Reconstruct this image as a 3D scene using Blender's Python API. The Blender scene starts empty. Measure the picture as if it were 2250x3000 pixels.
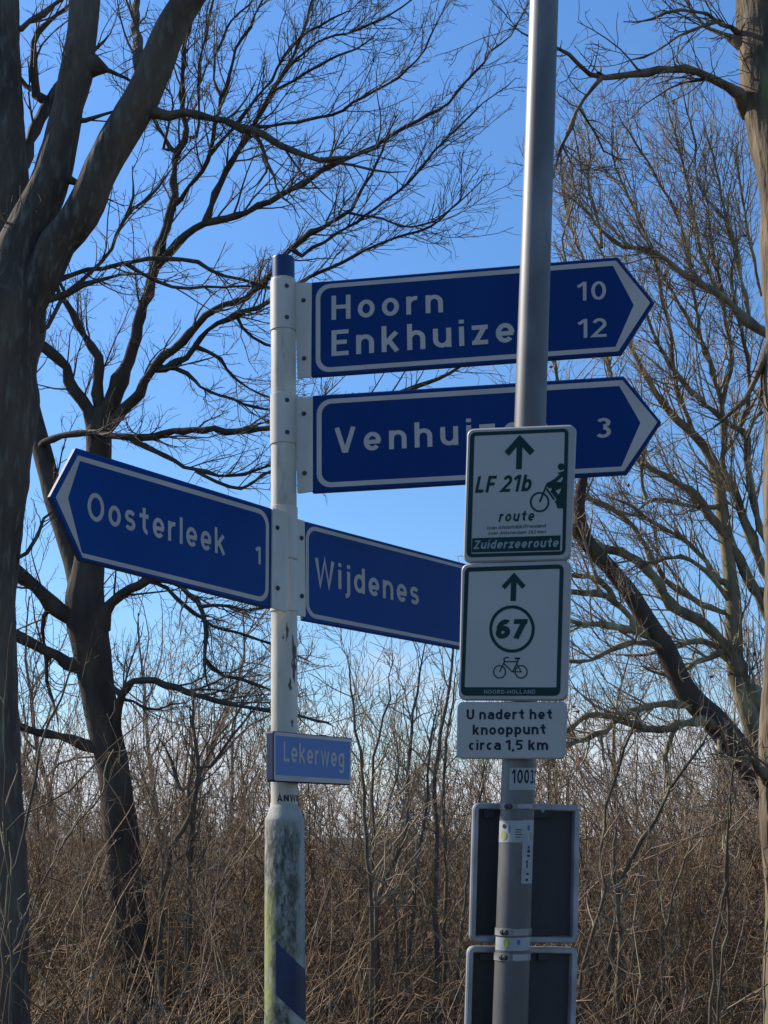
import bpy, math, random
import numpy as np
from mathutils import noise as mnoise, Vector

# ------------------------------------------------------------------ camera
PITCH = math.radians(13.97)
EYE = np.array([0.0, 0.0, 1.6])
FPX = 3800.0                      # focal length in photograph pixels (2250 x 3000)
sc = bpy.context.scene
cd = bpy.data.cameras.new('camera')
cam = bpy.data.objects.new('camera', cd)
sc.collection.objects.link(cam)
cam.location = EYE.tolist()
cam.rotation_euler = (math.pi/2 + PITCH, 0, 0)
cd.sensor_fit = 'VERTICAL'
cd.sensor_height = 24
cd.lens = 24*FPX/3000
cd.clip_end = 3000
cd.clip_start = 0.05
sc.camera = cam

# ------------------------------------------------------------------ sky, sun
SUN_EL, SUN_AZ_LEFT = 36.0, 66.0     # degrees above the horizon, degrees left of straight ahead (+Y)
w = bpy.data.worlds.new('World'); sc.world = w; w.use_nodes = True
nt = w.node_tree; nd = nt.nodes; lk = nt.links
bg = nd['Background']
sky = nd.new('ShaderNodeTexSky'); sky.sky_type = 'NISHITA'; sky.sun_disc = False
sky.sun_elevation = math.radians(SUN_EL)
sky.sun_rotation = math.radians(-SUN_AZ_LEFT)
sky.air_density = 1.0; sky.dust_density = 0.25; sky.ozone_density = 3.0; sky.altitude = 0
tc = nd.new('ShaderNodeTexCoord')
sep = nd.new('ShaderNodeSeparateXYZ'); lk.new(tc.outputs['Generated'], sep.inputs[0])
mp = nd.new('ShaderNodeMapping'); mp.inputs['Scale'].default_value = (1.0, 1.0, 3.2)
mp.inputs['Location'].default_value = (0.35, 0.1, 0.0)
lk.new(tc.outputs['Generated'], mp.inputs[0])
cn = nd.new('ShaderNodeTexNoise'); cn.inputs['Scale'].default_value = 5.0; cn.inputs['Detail'].default_value = 7; cn.inputs['Roughness'].default_value = .55
lk.new(mp.outputs[0], cn.inputs['Vector'])
ele = nd.new('ShaderNodeMapRange'); ele.inputs['From Min'].default_value = 0.17; ele.inputs['From Max'].default_value = 0.0
lk.new(sep.outputs['Z'], ele.inputs['Value'])
add = nd.new('ShaderNodeMath'); add.operation = 'MULTIPLY_ADD'; add.inputs[1].default_value = .66
lk.new(ele.outputs[0], add.inputs[0]); lk.new(cn.outputs['Fac'], add.inputs[2])
cr = nd.new('ShaderNodeMapRange'); cr.interpolation_type = 'SMOOTHSTEP'
cr.inputs['From Min'].default_value = .66; cr.inputs['From Max'].default_value = 1.02; cr.inputs['To Max'].default_value = .9
lk.new(add.outputs[0], cr.inputs['Value'])
mx = nd.new('ShaderNodeMix'); mx.data_type = 'RGBA'
lk.new(cr.outputs[0], mx.inputs['Factor']); tint = nd.new('ShaderNodeMix'); tint.data_type = 'RGBA'; tint.blend_type = 'MULTIPLY'; tint.inputs['Factor'].default_value = 1; tint.inputs['B'].default_value = (.95, 1.07, 1.20, 1)
gr = nd.new('ShaderNodeMapRange'); gr.inputs['From Min'].default_value = 0.05; gr.inputs['From Max'].default_value = 0.6
gr.inputs['To Min'].default_value = .80; gr.inputs['To Max'].default_value = 1.24
lk.new(sep.outputs['Z'], gr.inputs['Value'])
gv = nd.new('ShaderNodeVectorMath'); gv.operation = 'SCALE'; lk.new(sky.outputs[0], gv.inputs[0]); lk.new(gr.outputs[0], gv.inputs['Scale'])
lk.new(gv.outputs[0], tint.inputs['A']); lk.new(tint.outputs['Result'], mx.inputs['A'])
mx.inputs['B'].default_value = (5.3, 5.6, 6.2, 1)
gm = nd.new('ShaderNodeHueSaturation'); gm.inputs['Saturation'].default_value = 1.1
lk.new(mx.outputs['Result'], gm.inputs['Color'])
lk.new(gm.outputs[0], bg.inputs['Color'])
bg.inputs['Strength'].default_value = 0.115

sl = bpy.data.lights.new('sun', 'SUN'); sun = bpy.data.objects.new('sun', sl); sc.collection.objects.link(sun)
sl.energy = 5.0; sl.angle = math.radians(.5); sl.color = (1, .93, .82)
el, az = math.radians(SUN_EL), math.radians(SUN_AZ_LEFT)
SUNDIR = Vector((-math.sin(az)*math.cos(el), math.cos(az)*math.cos(el), math.sin(el)))
sun.rotation_euler = SUNDIR.to_track_quat('Z', 'Y').to_euler()
sun.location = (-10, 10, 12)
vs = sc.view_settings
vs.view_transform = 'Standard'; vs.look = 'None'; vs.exposure = 0.42; vs.gamma = 1; vs.use_curve_mapping = False

# ------------------------------------------------------------------ helpers
rng = np.random.default_rng(11)
FW = np.array([0, math.cos(PITCH), math.sin(PITCH)])
UP = np.array([0, -math.sin(PITCH), math.cos(PITCH)])
RT = np.array([1.0, 0, 0])

def ray(x, y):
    return FW + RT*(x-1125)/FPX + UP*(1500-y)/FPX

def at_y(x, y, Y):
    r = ray(x, y); return EYE + r*(Y/r[1])

def nrm(v):
    v = np.asarray(v, float); return v/np.linalg.norm(v)

def empty(name, loc, label=None, cat=None, group=None):
    o = bpy.data.objects.new(name, None); sc.collection.objects.link(o)
    o.location = [float(c) for c in loc]; o.empty_display_size = .2
    if label: o['label'] = label
    if cat: o['category'] = cat
    if group: o['group'] = group
    return o

def mesh_obj(name, V, F, mat, parent=None, smooth=False, kind=None, label=None):
    V = np.asarray(V, float)
    if parent is not None:
        org = np.array(parent.location)
        if parent.parent: org = org + np.array(parent.parent.location)
        V = V - org
    me = bpy.data.meshes.new(name)
    if isinstance(F, np.ndarray):
        nf, k = F.shape
        me.vertices.add(len(V)); me.vertices.foreach_set('co', V.astype(np.float32).ravel())
        me.loops.add(nf*k); me.loops.foreach_set('vertex_index', F.astype(np.int32).ravel())
        me.polygons.add(nf); me.polygons.foreach_set('loop_start', np.arange(0, nf*k, k, dtype=np.int32))
        me.update(calc_edges=True)
    else:
        me.from_pydata(V.tolist(), [], F)
        me.update()
    if smooth: me.shade_smooth()
    if isinstance(mat, (list, tuple)):
        for m in mat: me.materials.append(m)
    else: me.materials.append(mat)
    o = bpy.data.objects.new(name, me); sc.collection.objects.link(o)
    if parent: o.parent = parent
    if kind: o['kind'] = kind
    if label: o['label'] = label
    return o

class MB:
    def __init__(s): s.v = []; s.f = []
    def add(s, V, F):
        b = len(s.v); s.v += [tuple(map(float, p)) for p in V]; s.f += [tuple(b+i for i in f) for f in F]
    def build(s, name, mat, parent=None, **k): return mesh_obj(name, s.v, s.f, mat, parent, **k)

# ------------------------------------------------------------------ materials
def mat(name, col, rough=.6, metal=0.0, col2=None, scale=8, stretch=(1, 1, 1), bump=0.0, bscale=None, lo=.35, hi=.65,
        spec=.5, col3=None, scale3=40, lo3=.6, hi3=.75, detail=6):
    m = bpy.data.materials.new(name); m.use_nodes = True
    n = m.node_tree.nodes; l = m.node_tree.links; b = n['Principled BSDF']
    b.inputs['Base Color'].default_value = (*col, 1); b.inputs['Roughness'].default_value = rough
    b.inputs['Metallic'].default_value = metal; b.inputs['Specular IOR Level'].default_value = spec
    t = n.new('ShaderNodeTexCoord'); mpp = n.new('ShaderNodeMapping'); mpp.inputs['Scale'].default_value = stretch
    l.new(t.outputs['Object'], mpp.inputs[0])
    out = None
    def layer(prev, c, s, a, z):
        nz = n.new('ShaderNodeTexNoise'); nz.inputs['Scale'].default_value = s; nz.inputs['Detail'].default_value = detail
        l.new(mpp.outputs[0], nz.inputs['Vector'])
        r = n.new('ShaderNodeMapRange'); r.inputs['From Min'].default_value = a; r.inputs['From Max'].default_value = z
        l.new(nz.outputs['Fac'], r.inputs['Value'])
        x = n.new('ShaderNodeMix'); x.data_type = 'RGBA'; l.new(r.outputs[0], x.inputs['Factor'])
        if prev is None: x.inputs['A'].default_value = (*col, 1)
        else: l.new(prev, x.inputs['A'])
        x.inputs['B'].default_value = (*c, 1)
        return x.outputs['Result']
    if col2: out = layer(None, col2, scale, lo, hi)
    if col3: out = layer(out, col3, scale3, lo3, hi3)
    if out: l.new(out, b.inputs['Base Color'])
    if bump:
        nz = n.new('ShaderNodeTexNoise'); nz.inputs['Scale'].default_value = bscale or scale*3; nz.inputs['Detail'].default_value = 4 if bump > .002 else 2
        l.new(mpp.outputs[0], nz.inputs['Vector'])
        bp = n.new('ShaderNodeBump'); bp.inputs['Strength'].default_value = 1.0; bp.inputs['Distance'].default_value = bump
        l.new(nz.outputs['Fac'], bp.inputs['Height']); l.new(bp.outputs[0], b.inputs['Normal'])
    return m

M = {}
M['blue'] = mat('sign_blue', (.001, .040, .175), .5, spec=.12, col2=(.0015, .048, .20), scale=3, stretch=(1, 1, .35), col3=(.015, .05, .15), scale3=25, lo3=.62, hi3=.9)
M['dimblue'] = mat('sign_blue_angle_dimmed', (.0005, .023, .118), .55, col2=(.001, .029, .138), scale=3, stretch=(1, 1, .35), col3=(.01, .03, .10), scale3=25, lo3=.62, hi3=.9, spec=.15)  # darker blue for the upper blades; partly paints in their angle to the light
M['blue_edge'] = mat('sign_edge_blue', (.004, .012, .06), .6, col2=(.01, .02, .08), scale=10)
M['legend'] = mat('legend_white', (.50, .44, .385), .6, col2=(.42, .37, .325), scale=6, col3=(.25, .23, .2), scale3=45, lo3=.68, hi3=.85, spec=.25)
M['lightblue'] = mat('street_sign_blue', (.095, .175, .37), .5, col2=(.11, .19, .39), scale=5, spec=.3)
M['cream'] = mat('post_paint', (.56, .51, .42), .45, col2=(.46, .41, .335), scale=9, stretch=(1, 1, .35), col3=(.30, .27, .23), scale3=30, lo3=.62, hi3=.85, bump=.0002, bscale=60)
M['mast'] = mat('weathered_cream_paint', (.58, .52, .41), .5, col2=(.32, .285, .22), scale=11, stretch=(1, 1, .3), col3=(.17, .15, .12), scale3=22, lo3=.60, hi3=.78, bump=.0006, bscale=60, lo=.4, hi=.7)
M['capblue'] = mat('cap_blue', (.005, .022, .10), .35, spec=.4)
M['plategrey'] = mat('route_sign_white', (.38, .36, .325), .5, col2=(.345, .33, .30), scale=5, spec=.3, col3=(.30, .30, .30), scale3=60, lo3=.66, hi3=.9)
M['rim'] = mat('route_sign_rim', (.36, .335, .30), .45, col2=(.295, .275, .25), scale=12, stretch=(1, 1, .3))
M['green'] = mat('route_green', (.005, .026, .026), .5, col2=(.007, .032, .031), scale=8, spec=.15)
M['palegreen'] = mat('route_pale_print', (.20, .24, .24), .6)
M['navy'] = mat('print_navy', (.012, .018, .032), .55, spec=.15)
M['steel'] = mat('galvanised_steel', (.075, .066, .058), .5, metal=.0, spec=.8, col2=(.055, .05, .046), scale=20, stretch=(1, 1, .4), bump=.00005, bscale=90, col3=(.18, .175, .17), scale3=8, lo3=.5, hi3=.8)
M['band'] = mat('band_clamp_metal', (.30, .29, .27), .5, metal=.5, col2=(.14, .13, .12), scale=50)
M['darkmetal'] = mat('panel_back', (.05, .046, .046), .65, metal=.0, spec=.2, col2=(.034, .031, .03), scale=8, stretch=(1, 1, .3))
M['flange'] = mat('panel_rim', (.24, .23, .22), .5, metal=.25, col2=(.33, .33, .35), scale=14)
M['sticker'] = mat('sticker_white', (.34, .335, .32), .5, col2=(.26, .255, .25), scale=20)
M['yellow'] = mat('sticker_yellow', (.25, .26, .07), .6)
M['stickblue'] = mat('sticker_blue', (.05, .1, .25), .6)
M['black'] = mat('print_black', (.012, .013, .016), .6)
M['chip'] = mat('bare_patch', (.10, .09, .10), .7, col2=(.06, .055, .055), scale=60)
M['bolt'] = mat('bolt_metal', (.05, .047, .045), .6, metal=.3)
M['bandblue'] = mat('mast_band_blue', (.006, .02, .075), .45, col2=(.004, .013, .045), scale=10)
M['bark1'] = mat('bark_grey_brown', (.135, .10, .07), .95, col2=(.06, .047, .038), scale=5, stretch=(1, 1, .22), bump=.018, bscale=26, col3=(.145, .135, .10), scale3=30, lo3=.52, hi3=.70, spec=.15)
M['bark2'] = mat('bark_dark', (.095, .074, .058), .95, col2=(.055, .043, .035), scale=8, stretch=(1, 1, .3), bump=.008, bscale=22, col3=(.095, .088, .05), scale3=9, lo3=.57, hi3=.72, spec=.15)
M['bark3'] = mat('bark_tan', (.22, .165, .11), .95, col2=(.075, .058, .04), scale=9, stretch=(1, 1, .22), bump=.03, bscale=24, col3=(.17, .17, .08), scale3=8, lo3=.55, hi3=.7, spec=.15)
M['bark4'] = mat('bark_brown_green', (.27, .225, .145), .95, col2=(.12, .095, .06), scale=8, stretch=(1, 1, .3), bump=.008, bscale=22, col3=(.36, .35, .18), scale3=9, lo3=.55, hi3=.7, spec=.15)
M['twig'] = mat('twig_brown', (.12, .095, .075), .9, col2=(.16, .13, .09), scale=3, col3=(.15, .09, .085), scale3=9, lo3=.55, hi3=.7, spec=.2)
M['twigred'] = mat('twig_red_brown', (.26, .20, .14), .9, col2=(.34, .28, .18), scale=3, col3=(.28, .15, .12), scale3=6, lo3=.58, hi3=.7, spec=.2)
M['cane'] = mat('thicket_cane', (.29, .185, .10), .9, col2=(.10, .066, .038), scale=3.5, col3=(.50, .40, .25), scale3=5, lo3=.6, hi3=.75, spec=.2)
M['pale'] = mat('pale_twig', (.27, .20, .125), .9, col2=(.16, .115, .078), scale=2.5, col3=(.30, .17, .13), scale3=5, lo3=.55, hi3=.68, spec=.2)
M['stem'] = mat('shrub_stem', (.14, .105, .072), .9, col2=(.08, .06, .042), scale=6, col3=(.20, .18, .10), scale3=9, lo3=.55, hi3=.7, spec=.15)
M['far'] = mat('far_twig', (.17, .13, .10), 1, col2=(.22, .16, .12), scale=.6, spec=.1)
M['leaf'] = mat('dead_leaf', (.22, .10, .04), .8, col2=(.14, .07, .03), scale=9)
M['ground'] = mat('leaf_litter', (.04, .03, .02), 1, col2=(.04, .045, .018), scale=1.2, col3=(.11, .085, .05), scale3=9, bump=.03, bscale=20)

def mast_lower_material():
    """cream mast with algae and dark grime that grow on it in patches"""
    m = bpy.data.materials.new('mossy_cream_mast'); m.use_nodes = True
    n = m.node_tree.nodes; l = m.node_tree.links; b = n['Principled BSDF']; b.inputs['Roughness'].default_value = .75
    t = n.new('ShaderNodeTexCoord')
    def nz(scale, st, det=8, ro=.62):
        mp_ = n.new('ShaderNodeMapping'); mp_.inputs['Scale'].default_value = st; l.new(t.outputs['Object'], mp_.inputs[0])
        q = n.new('ShaderNodeTexNoise'); q.inputs['Scale'].default_value = scale; q.inputs['Detail'].default_value = det
        q.inputs['Roughness'].default_value = ro; l.new(mp_.outputs[0], q.inputs['Vector']); return q.outputs['Fac']
    def ramp(src, a, z):
        r = n.new('ShaderNodeMapRange'); r.interpolation_type = 'SMOOTHSTEP'; r.inputs['From Min'].default_value = a; r.inputs['From Max'].default_value = z
        l.new(src, r.inputs['Value']); return r.outputs[0]
    def mixc(f, A, B):
        x = n.new('ShaderNodeMix'); x.data_type = 'RGBA'; l.new(f, x.inputs['Factor'])
        if isinstance(A, tuple): x.inputs['A'].default_value = (*A, 1)
        else: l.new(A, x.inputs['A'])
        x.inputs['B'].default_value = (*B, 1); return x.outputs['Result']
    def mul(a, b_):
        x = n.new('ShaderNodeMath'); x.operation = 'MULTIPLY'; l.new(a, x.inputs[0]); l.new(b_, x.inputs[1]); return x.outputs[0]
    def addm(a, b_, k):
        x = n.new('ShaderNodeMath'); x.operation = 'MULTIPLY_ADD'; l.new(a, x.inputs[0]); x.inputs[1].default_value = k; l.new(b_, x.inputs[2]); return x.outputs[0]
    s = n.new('ShaderNodeSeparateXYZ'); l.new(t.outputs['Object'], s.inputs[0])
    base = mixc(ramp(nz(14, (1, 1, .5)), .4, .7), (.38, .355, .30), (.25, .235, .20))
    # the grime sits on the side that never dries: the front, left of the middle
    side = ramp(addm(nz(14, (1, 1, .4)), s.outputs['X'], .10), .072, .045)
    grime = mul(ramp(nz(55, (1, 1, .45), 10, .8), .33, .60), side)
    low = ramp(s.outputs['Z'], 1.66, 1.60)     # cleaner shoulder
    grime = mul(grime, low)
    c = mixc(grime, base, (.05, .05, .028))
    alg = mul(ramp(nz(30, (1, 1, .6), 10, .7), .36, .58), ramp(addm(nz(6, (1, 1, .5)), s.outputs['Z'], .35), 1.72, 1.5))
    left = ramp(s.outputs['X'], -.035, -.07)
    c = mixc(mul(alg, left), c, (.24, .26, .07))
    l.new(c, b.inputs['Base Color'])
    bp = n.new('ShaderNodeBump'); bp.inputs['Distance'].default_value = .002; l.new(nz(60, (1, 1, .7)), bp.inputs['Height']); l.new(bp.outputs[0], b.inputs['Normal'])
    return m
M['mossmast'] = mast_lower_material()

# ------------------------------------------------------------------ tubes and branching
def tubes(P, R, k=3, cap=False):
    """P (B,n,3) paths, R (B,n) radii -> verts, quad faces"""
    B, n, _ = P.shape
    T = np.empty_like(P); T[:, 1:-1] = P[:, 2:]-P[:, :-2]; T[:, 0] = P[:, 1]-P[:, 0]; T[:, -1] = P[:, -1]-P[:, -2]
    T /= np.linalg.norm(T, axis=2, keepdims=True)+1e-9
    D = P[:, -1]-P[:, 0]
    ref = np.where((np.abs(D[:, 0:1]) < np.abs(D[:, 1:2])), np.array([[1., 0, 0]]), np.array([[0, 1., 0]]))
    ref = np.repeat(ref[:, None, :], n, 1)
    U = np.cross(T, ref); U /= np.linalg.norm(U, axis=2, keepdims=True)+1e-9
    W = np.cross(T, U)
    a = np.arange(k)*2*np.pi/k
    V = P[:, :, None, :] + R[:, :, None, None]*(np.cos(a)[None, None, :, None]*U[:, :, None, :]+np.sin(a)[None, None, :, None]*W[:, :, None, :])
    V = V.reshape(-1, 3)
    base = (np.arange(B)*n*k)[:, None, None] + (np.arange(n-1)*k)[None, :, None]
    i = np.arange(k)[None, None, :]; j = (i+1) % k
    F = np.stack([base+i, base+j, base+k+j, base+k+i], axis=-1).reshape(-1, 4)
    return V, F

def join(parts):
    Vs, Fs, b = [], [], 0
    for V, F in parts:
        Vs.append(V); Fs.append(F+b); b += len(V)
    return np.concatenate(Vs), np.concatenate(Fs)

def resample(P, R, n):
    P = np.asarray(P, float); R = np.asarray(R, float)
    m = len(P)
    # Catmull-Rom through the traced points
    ext = np.vstack([2*P[0]-P[1], P, 2*P[-1]-P[-2]])
    seg = np.linalg.norm(np.diff(P, axis=0), axis=1); s = np.concatenate([[0], np.cumsum(seg)])
    q = np.linspace(0, s[-1], n); out = np.empty((n, 3))
    for a, x in enumerate(q):
        i = min(max(np.searchsorted(s, x, 'right')-1, 0), m-2); t = (x-s[i])/(seg[i]+1e-9)
        p0, p1, p2, p3 = ext[i], ext[i+1], ext[i+2], ext[i+3]
        out[a] = .5*((2*p1)+(-p0+p2)*t+(2*p0-5*p1+4*p2-p3)*t*t+(-p0+3*p1-3*p2+p3)*t**3)
    return out, np.interp(q, s, R)

def spawn(Ps, Rs, dens, L, ang=(.4, 1.1), n=4, curl=.25, up=.15, t0=.15, rr=.6, rmax=.02, rtip=.0022, cmax=None, fade=.5, toward=None):
    """grow children off a list of (P (B,n,3), R (B,n)); returns P,R arrays"""
    P = Ps; R = Rs; B, m, _ = P.shape
    seg = np.linalg.norm(np.diff(P, axis=1), axis=2); tot = seg.sum(1)
    N = int(dens*tot.sum()*(1-t0))
    if cmax: N = min(N, cmax)
    if N < 1: return np.zeros((0, n, 3)), np.zeros((0, n))
    idx = rng.choice(B, N, p=tot/tot.sum()); t = t0+(1-t0)*rng.random(N)
    f = t*(m-1); i = np.minimum(f.astype(int), m-2); fr = (f-i)[:, None]
    base = P[idx, i]*(1-fr)+P[idx, i+1]*fr
    T = P[idx, i+1]-P[idx, i]; T /= np.linalg.norm(T, axis=1, keepdims=True)+1e-9
    r = R[idx, i]*(1-fr[:, 0])+R[idx, i+1]*fr[:, 0]
    rv = rng.normal(size=(N, 3)); rv -= (rv*T).sum(1, keepdims=True)*T; rv /= np.linalg.norm(rv, axis=1, keepdims=True)+1e-9
    a = rng.uniform(ang[0], ang[1], N)[:, None]
    d = np.cos(a)*T+np.sin(a)*rv
    ln = L*(1-fade*t)*rng.uniform(.5, 1.35, N)*np.minimum(1, .55+tot[idx]/max(tot.mean(), 1e-6)*.45)
    st = (ln/(n-1))[:, None]
    out = np.empty((N, n, 3)); out[:, 0] = base
    for k in range(1, n):
        d = d+rng.normal(size=(N, 3))*curl+np.array([0, 0, up])
        if toward is not None: d = d+np.array(toward)
        d /= np.linalg.norm(d, axis=1, keepdims=True)
        out[:, k] = out[:, k-1]+d*st
    r0 = np.clip(r*rr, rtip*1.2, rmax)
    RR = r0[:, None]*(1-np.linspace(0, 1, n)[None]**1.0)+rtip*np.linspace(0, 1, n)[None]
    return out, RR

def trunk_mesh(P, R, k=20, step=.07, rough=.10, seed=0):
    L = np.linalg.norm(np.diff(P, axis=0), axis=1).sum()
    n = max(8, int(L/step)); P2, R2 = resample(P, R, n)
    V, F = tubes(P2[None], R2[None], k)
    C = np.repeat(P2, k, axis=0); D = V-C
    out = np.empty_like(V)
    for i in range(len(V)):
        p = V[i]; r = 1+rough*(mnoise.noise((p[0]*5+seed, p[1]*5, p[2]*2.2))*.9+.45*mnoise.noise((p[0]*18, p[1]*18+seed, p[2]*6))+.38*abs(mnoise.noise((p[0]*48, p[1]*48+seed, p[2]*11))))
        out[i] = C[i]+D[i]*r
    return out, F

PXD = 2250/1659.0
def trace(pts, Y0, Y1=None, wob=0):
    """pts [(x, y, r)] in the 1659 px wide view, at distance Y0..Y1 -> points and radii in metres"""
    if Y1 is None: Y1 = Y0
    n = len(pts); P = []; R = []
    for i, (x, y, r) in enumerate(pts):
        Y = Y0+(Y1-Y0)*i/max(1, n-1)
        p = at_y(x*PXD, y*PXD, Y); P.append(p)
        dep = (p-EYE)@FW; R.append(r*PXD/FPX*dep)
    return np.array(P), np.array(R)

def px_of(P):
    v = P-EYE; z = v@FW
    return np.stack([1125+FPX*(v@RT)/z, 1500-FPX*(v@UP)/z], -1), z

def attach(P, R, parents):
    """slide a traced limb along its lines of sight so that it starts on the wood it grows from, and end it in a tip"""
    p2, z = px_of(P); best = None
    for Q, RQ in parents:
        q2, zq = px_of(Q); d = np.linalg.norm(q2-p2[0], axis=1)-RQ*FPX/zq; i = int(d.argmin())
        if best is None or d[i] < best[0]: best = (d[i], zq[i], Q[i], RQ[i])
    P = P.copy(); R = R.copy()
    if best and best[0] < 34:
        s = np.linspace(0, 1, len(P)); k = 1+(best[1]/z[0]-1)*(1-s)**1.5
        P = EYE+(P-EYE)*k[:, None]
        gap = np.linalg.norm(best[2]-P[0])
        if gap > .3*best[3]: P = np.vstack([P[0]+(best[2]-P[0])*.75, P]); R = np.concatenate([[R[0]*1.25], R])
    d = nrm(P[-1]-P[-2]); ln = min(.5, max(.06, R[-1]*22))
    a = P[-1]+(d+rng.normal(size=3)*.18)*ln*.5; b = a+(d+rng.normal(size=3)*.25+[0, 0, .15])*ln*.5
    return np.vstack([P, a, b]), np.concatenate([R, [R[-1]*.6, .0018]])

def make_tree(name, label, cat, base, trunks, limbs, matt, mtwig, d2=(5, .7), d3=(8, .3), d4=(9, .13), group=None,
              up=.12, rough=.1, leaves=0, minr=.004, curl=.25, toward=None, shadefirst=False):
    t = empty(name, base, label, cat, group)
    crownP = []
    for i, (P, R) in enumerate(trunks):
        V, F = trunk_mesh(P, R, rough=rough, seed=i*7, k=48 if rough > .085 else 24, step=.035 if rough > .085 else .06)
        mesh_obj('trunk', V, F, M['bark2'] if (shadefirst and i == 0) else matt, t, smooth=True)  # dark bark puts the first trunk's shade into its colour
        crownP.append((P, R, .35))
    par = [resample(P, R, 80) for P, R in trunks]
    for i, (P, R) in enumerate(limbs):
        P, R = attach(P, R, par); par.append(resample(P, R, 60))
        L = np.linalg.norm(np.diff(P, axis=0), axis=1).sum()
        n = max(6, int(L/.09)); P2, R2 = resample(P, R, n)
        P2 = P2+np.concatenate([[[0, 0, 0]], rng.normal(size=(n-1, 3))*np.minimum(.006, R2[1:, None]*.4)])
        R2 = R2*(1+rng.normal(size=n)*.13+.35*(rng.random(n) > .94))
        V, F = tubes(P2[None], np.maximum(R2, .0022)[None], 9 if R2[0] > .03 else 6)
        mesh_obj('limb', V, F, matt, t, smooth=True)
        crownP.append((P, R, 1.0))
    parts = []; lv2 = []
    for P, R, q in crownP:
        P2, R2 = resample(P, R, 12)
        a, b = spawn(P2[None], R2[None], d2[0]*q, d2[1], n=7, up=up, rmax=.0095, rr=.42, curl=curl*.55, ang=(.35, .9), toward=toward)
        if len(a): lv2.append((a, b))
    A = np.concatenate([a for a, b in lv2]); Bq = np.concatenate([b for a, b in lv2])
    parts.append(tubes(A, Bq, 4))
    lim = [resample(P, R, 7) for P, R, q in crownP if q == 1.0]
    if lim:
        A = np.concatenate([A, np.array([p for p, r in lim])]); Bq = np.concatenate([Bq, np.array([r for p, r in lim])])
    a3, b3 = spawn(A, Bq, d3[0], d3[1], n=5, up=up*.8, rmax=.0042, curl=curl*.75, rtip=.0017); parts.append(tubes(a3, b3, 3))
    if d4 and len(a3):
        a4, b4 = spawn(a3, b3, d4[0], d4[1], n=4, up=up, rmax=.0026, curl=curl*1.2, rtip=.0014); parts.append(tubes(a4, b4, 3))
    V, F = join(parts)
    mesh_obj('crown', V, F, mtwig, t)
    if leaves:
        tips = a3[rng.choice(len(a3), leaves), -1]; mb = MB()
        for p in tips:
            for q in range(rng.integers(1, 4)):
                c = p+rng.normal(size=3)*.02; u = nrm(rng.normal(size=3))*.022; v = nrm(np.cross(u, rng.normal(size=3)))*.014
                mb.add([c-u, c+v+u*.1, c+u, c-v+u*.1, c+np.cross(u, v)*12], [(0, 1, 4), (1, 2, 4), (2, 3, 4), (3, 0, 4)])
        mb.build('dead_leaves', M['leaf'], t, kind='stuff')
    return t

# ------------------------------------------------------------------ ground
gs = 700
N = 60
xs = np.linspace(-gs, gs, N)
xs = np.sign(xs)*np.abs(xs/gs)**2.5*gs
X, Yg = np.meshgrid(xs, xs)
Z = np.array([[0.05*mnoise.noise((x*.35, y*.35, 0)) for x in xs] for y in xs])
V = np.stack([X, Yg, Z], -1).reshape(-1, 3)
ii = np.arange(N*N).reshape(N, N)
F = np.stack([ii[:-1, :-1], ii[:-1, 1:], ii[1:, 1:], ii[1:, :-1]], -1).reshape(-1, 4)
g = mesh_obj('ground', V, F, M['ground'], smooth=True); g['kind'] = 'structure'

# ------------------------------------------------------------------ trees traced limb by limb
T = trace
Y1 = 7.0
t1_tr = [T([(-20, 2320, 90), (-24, 2150, 80), (-22, 1972, 79), (-27, 1779, 79), (-42, 1600, 79), (-46, 1352, 78), (-34, 1139, 79), (-20, 1032, 79), (-2, 880, 80), (-4, 800, 79), (8, 720, 82), (16, 658, 78), (36, 575, 56), (64, 489, 46), (104, 400, 41), (129, 311, 36), (147, 230, 32), (164, 165, 36), (171, 120, 34), (177, 80, 32), (184, 10, 32), (192, -100, 30)], Y1),
         T([(15, 720, 66), (58, 650, 42), (90, 600, 38), (122, 530, 38), (160, 485, 39), (188, 440, 40), (222, 360, 38), (262, 290, 38), (300, 225, 38), (335, 150, 36), (362, 80, 34), (400, 10, 32), (450, -60, 28)], Y1, Y1-.3),
         T([(0, 760, 80), (-8, 600, 62), (8, 480, 50), (14, 360, 46), (10, 260, 40), (2, 170, 44), (-4, 80, 44), (-4, -40, 42), (-20, -140, 40)], Y1+.1, Y1+.3)]
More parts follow.
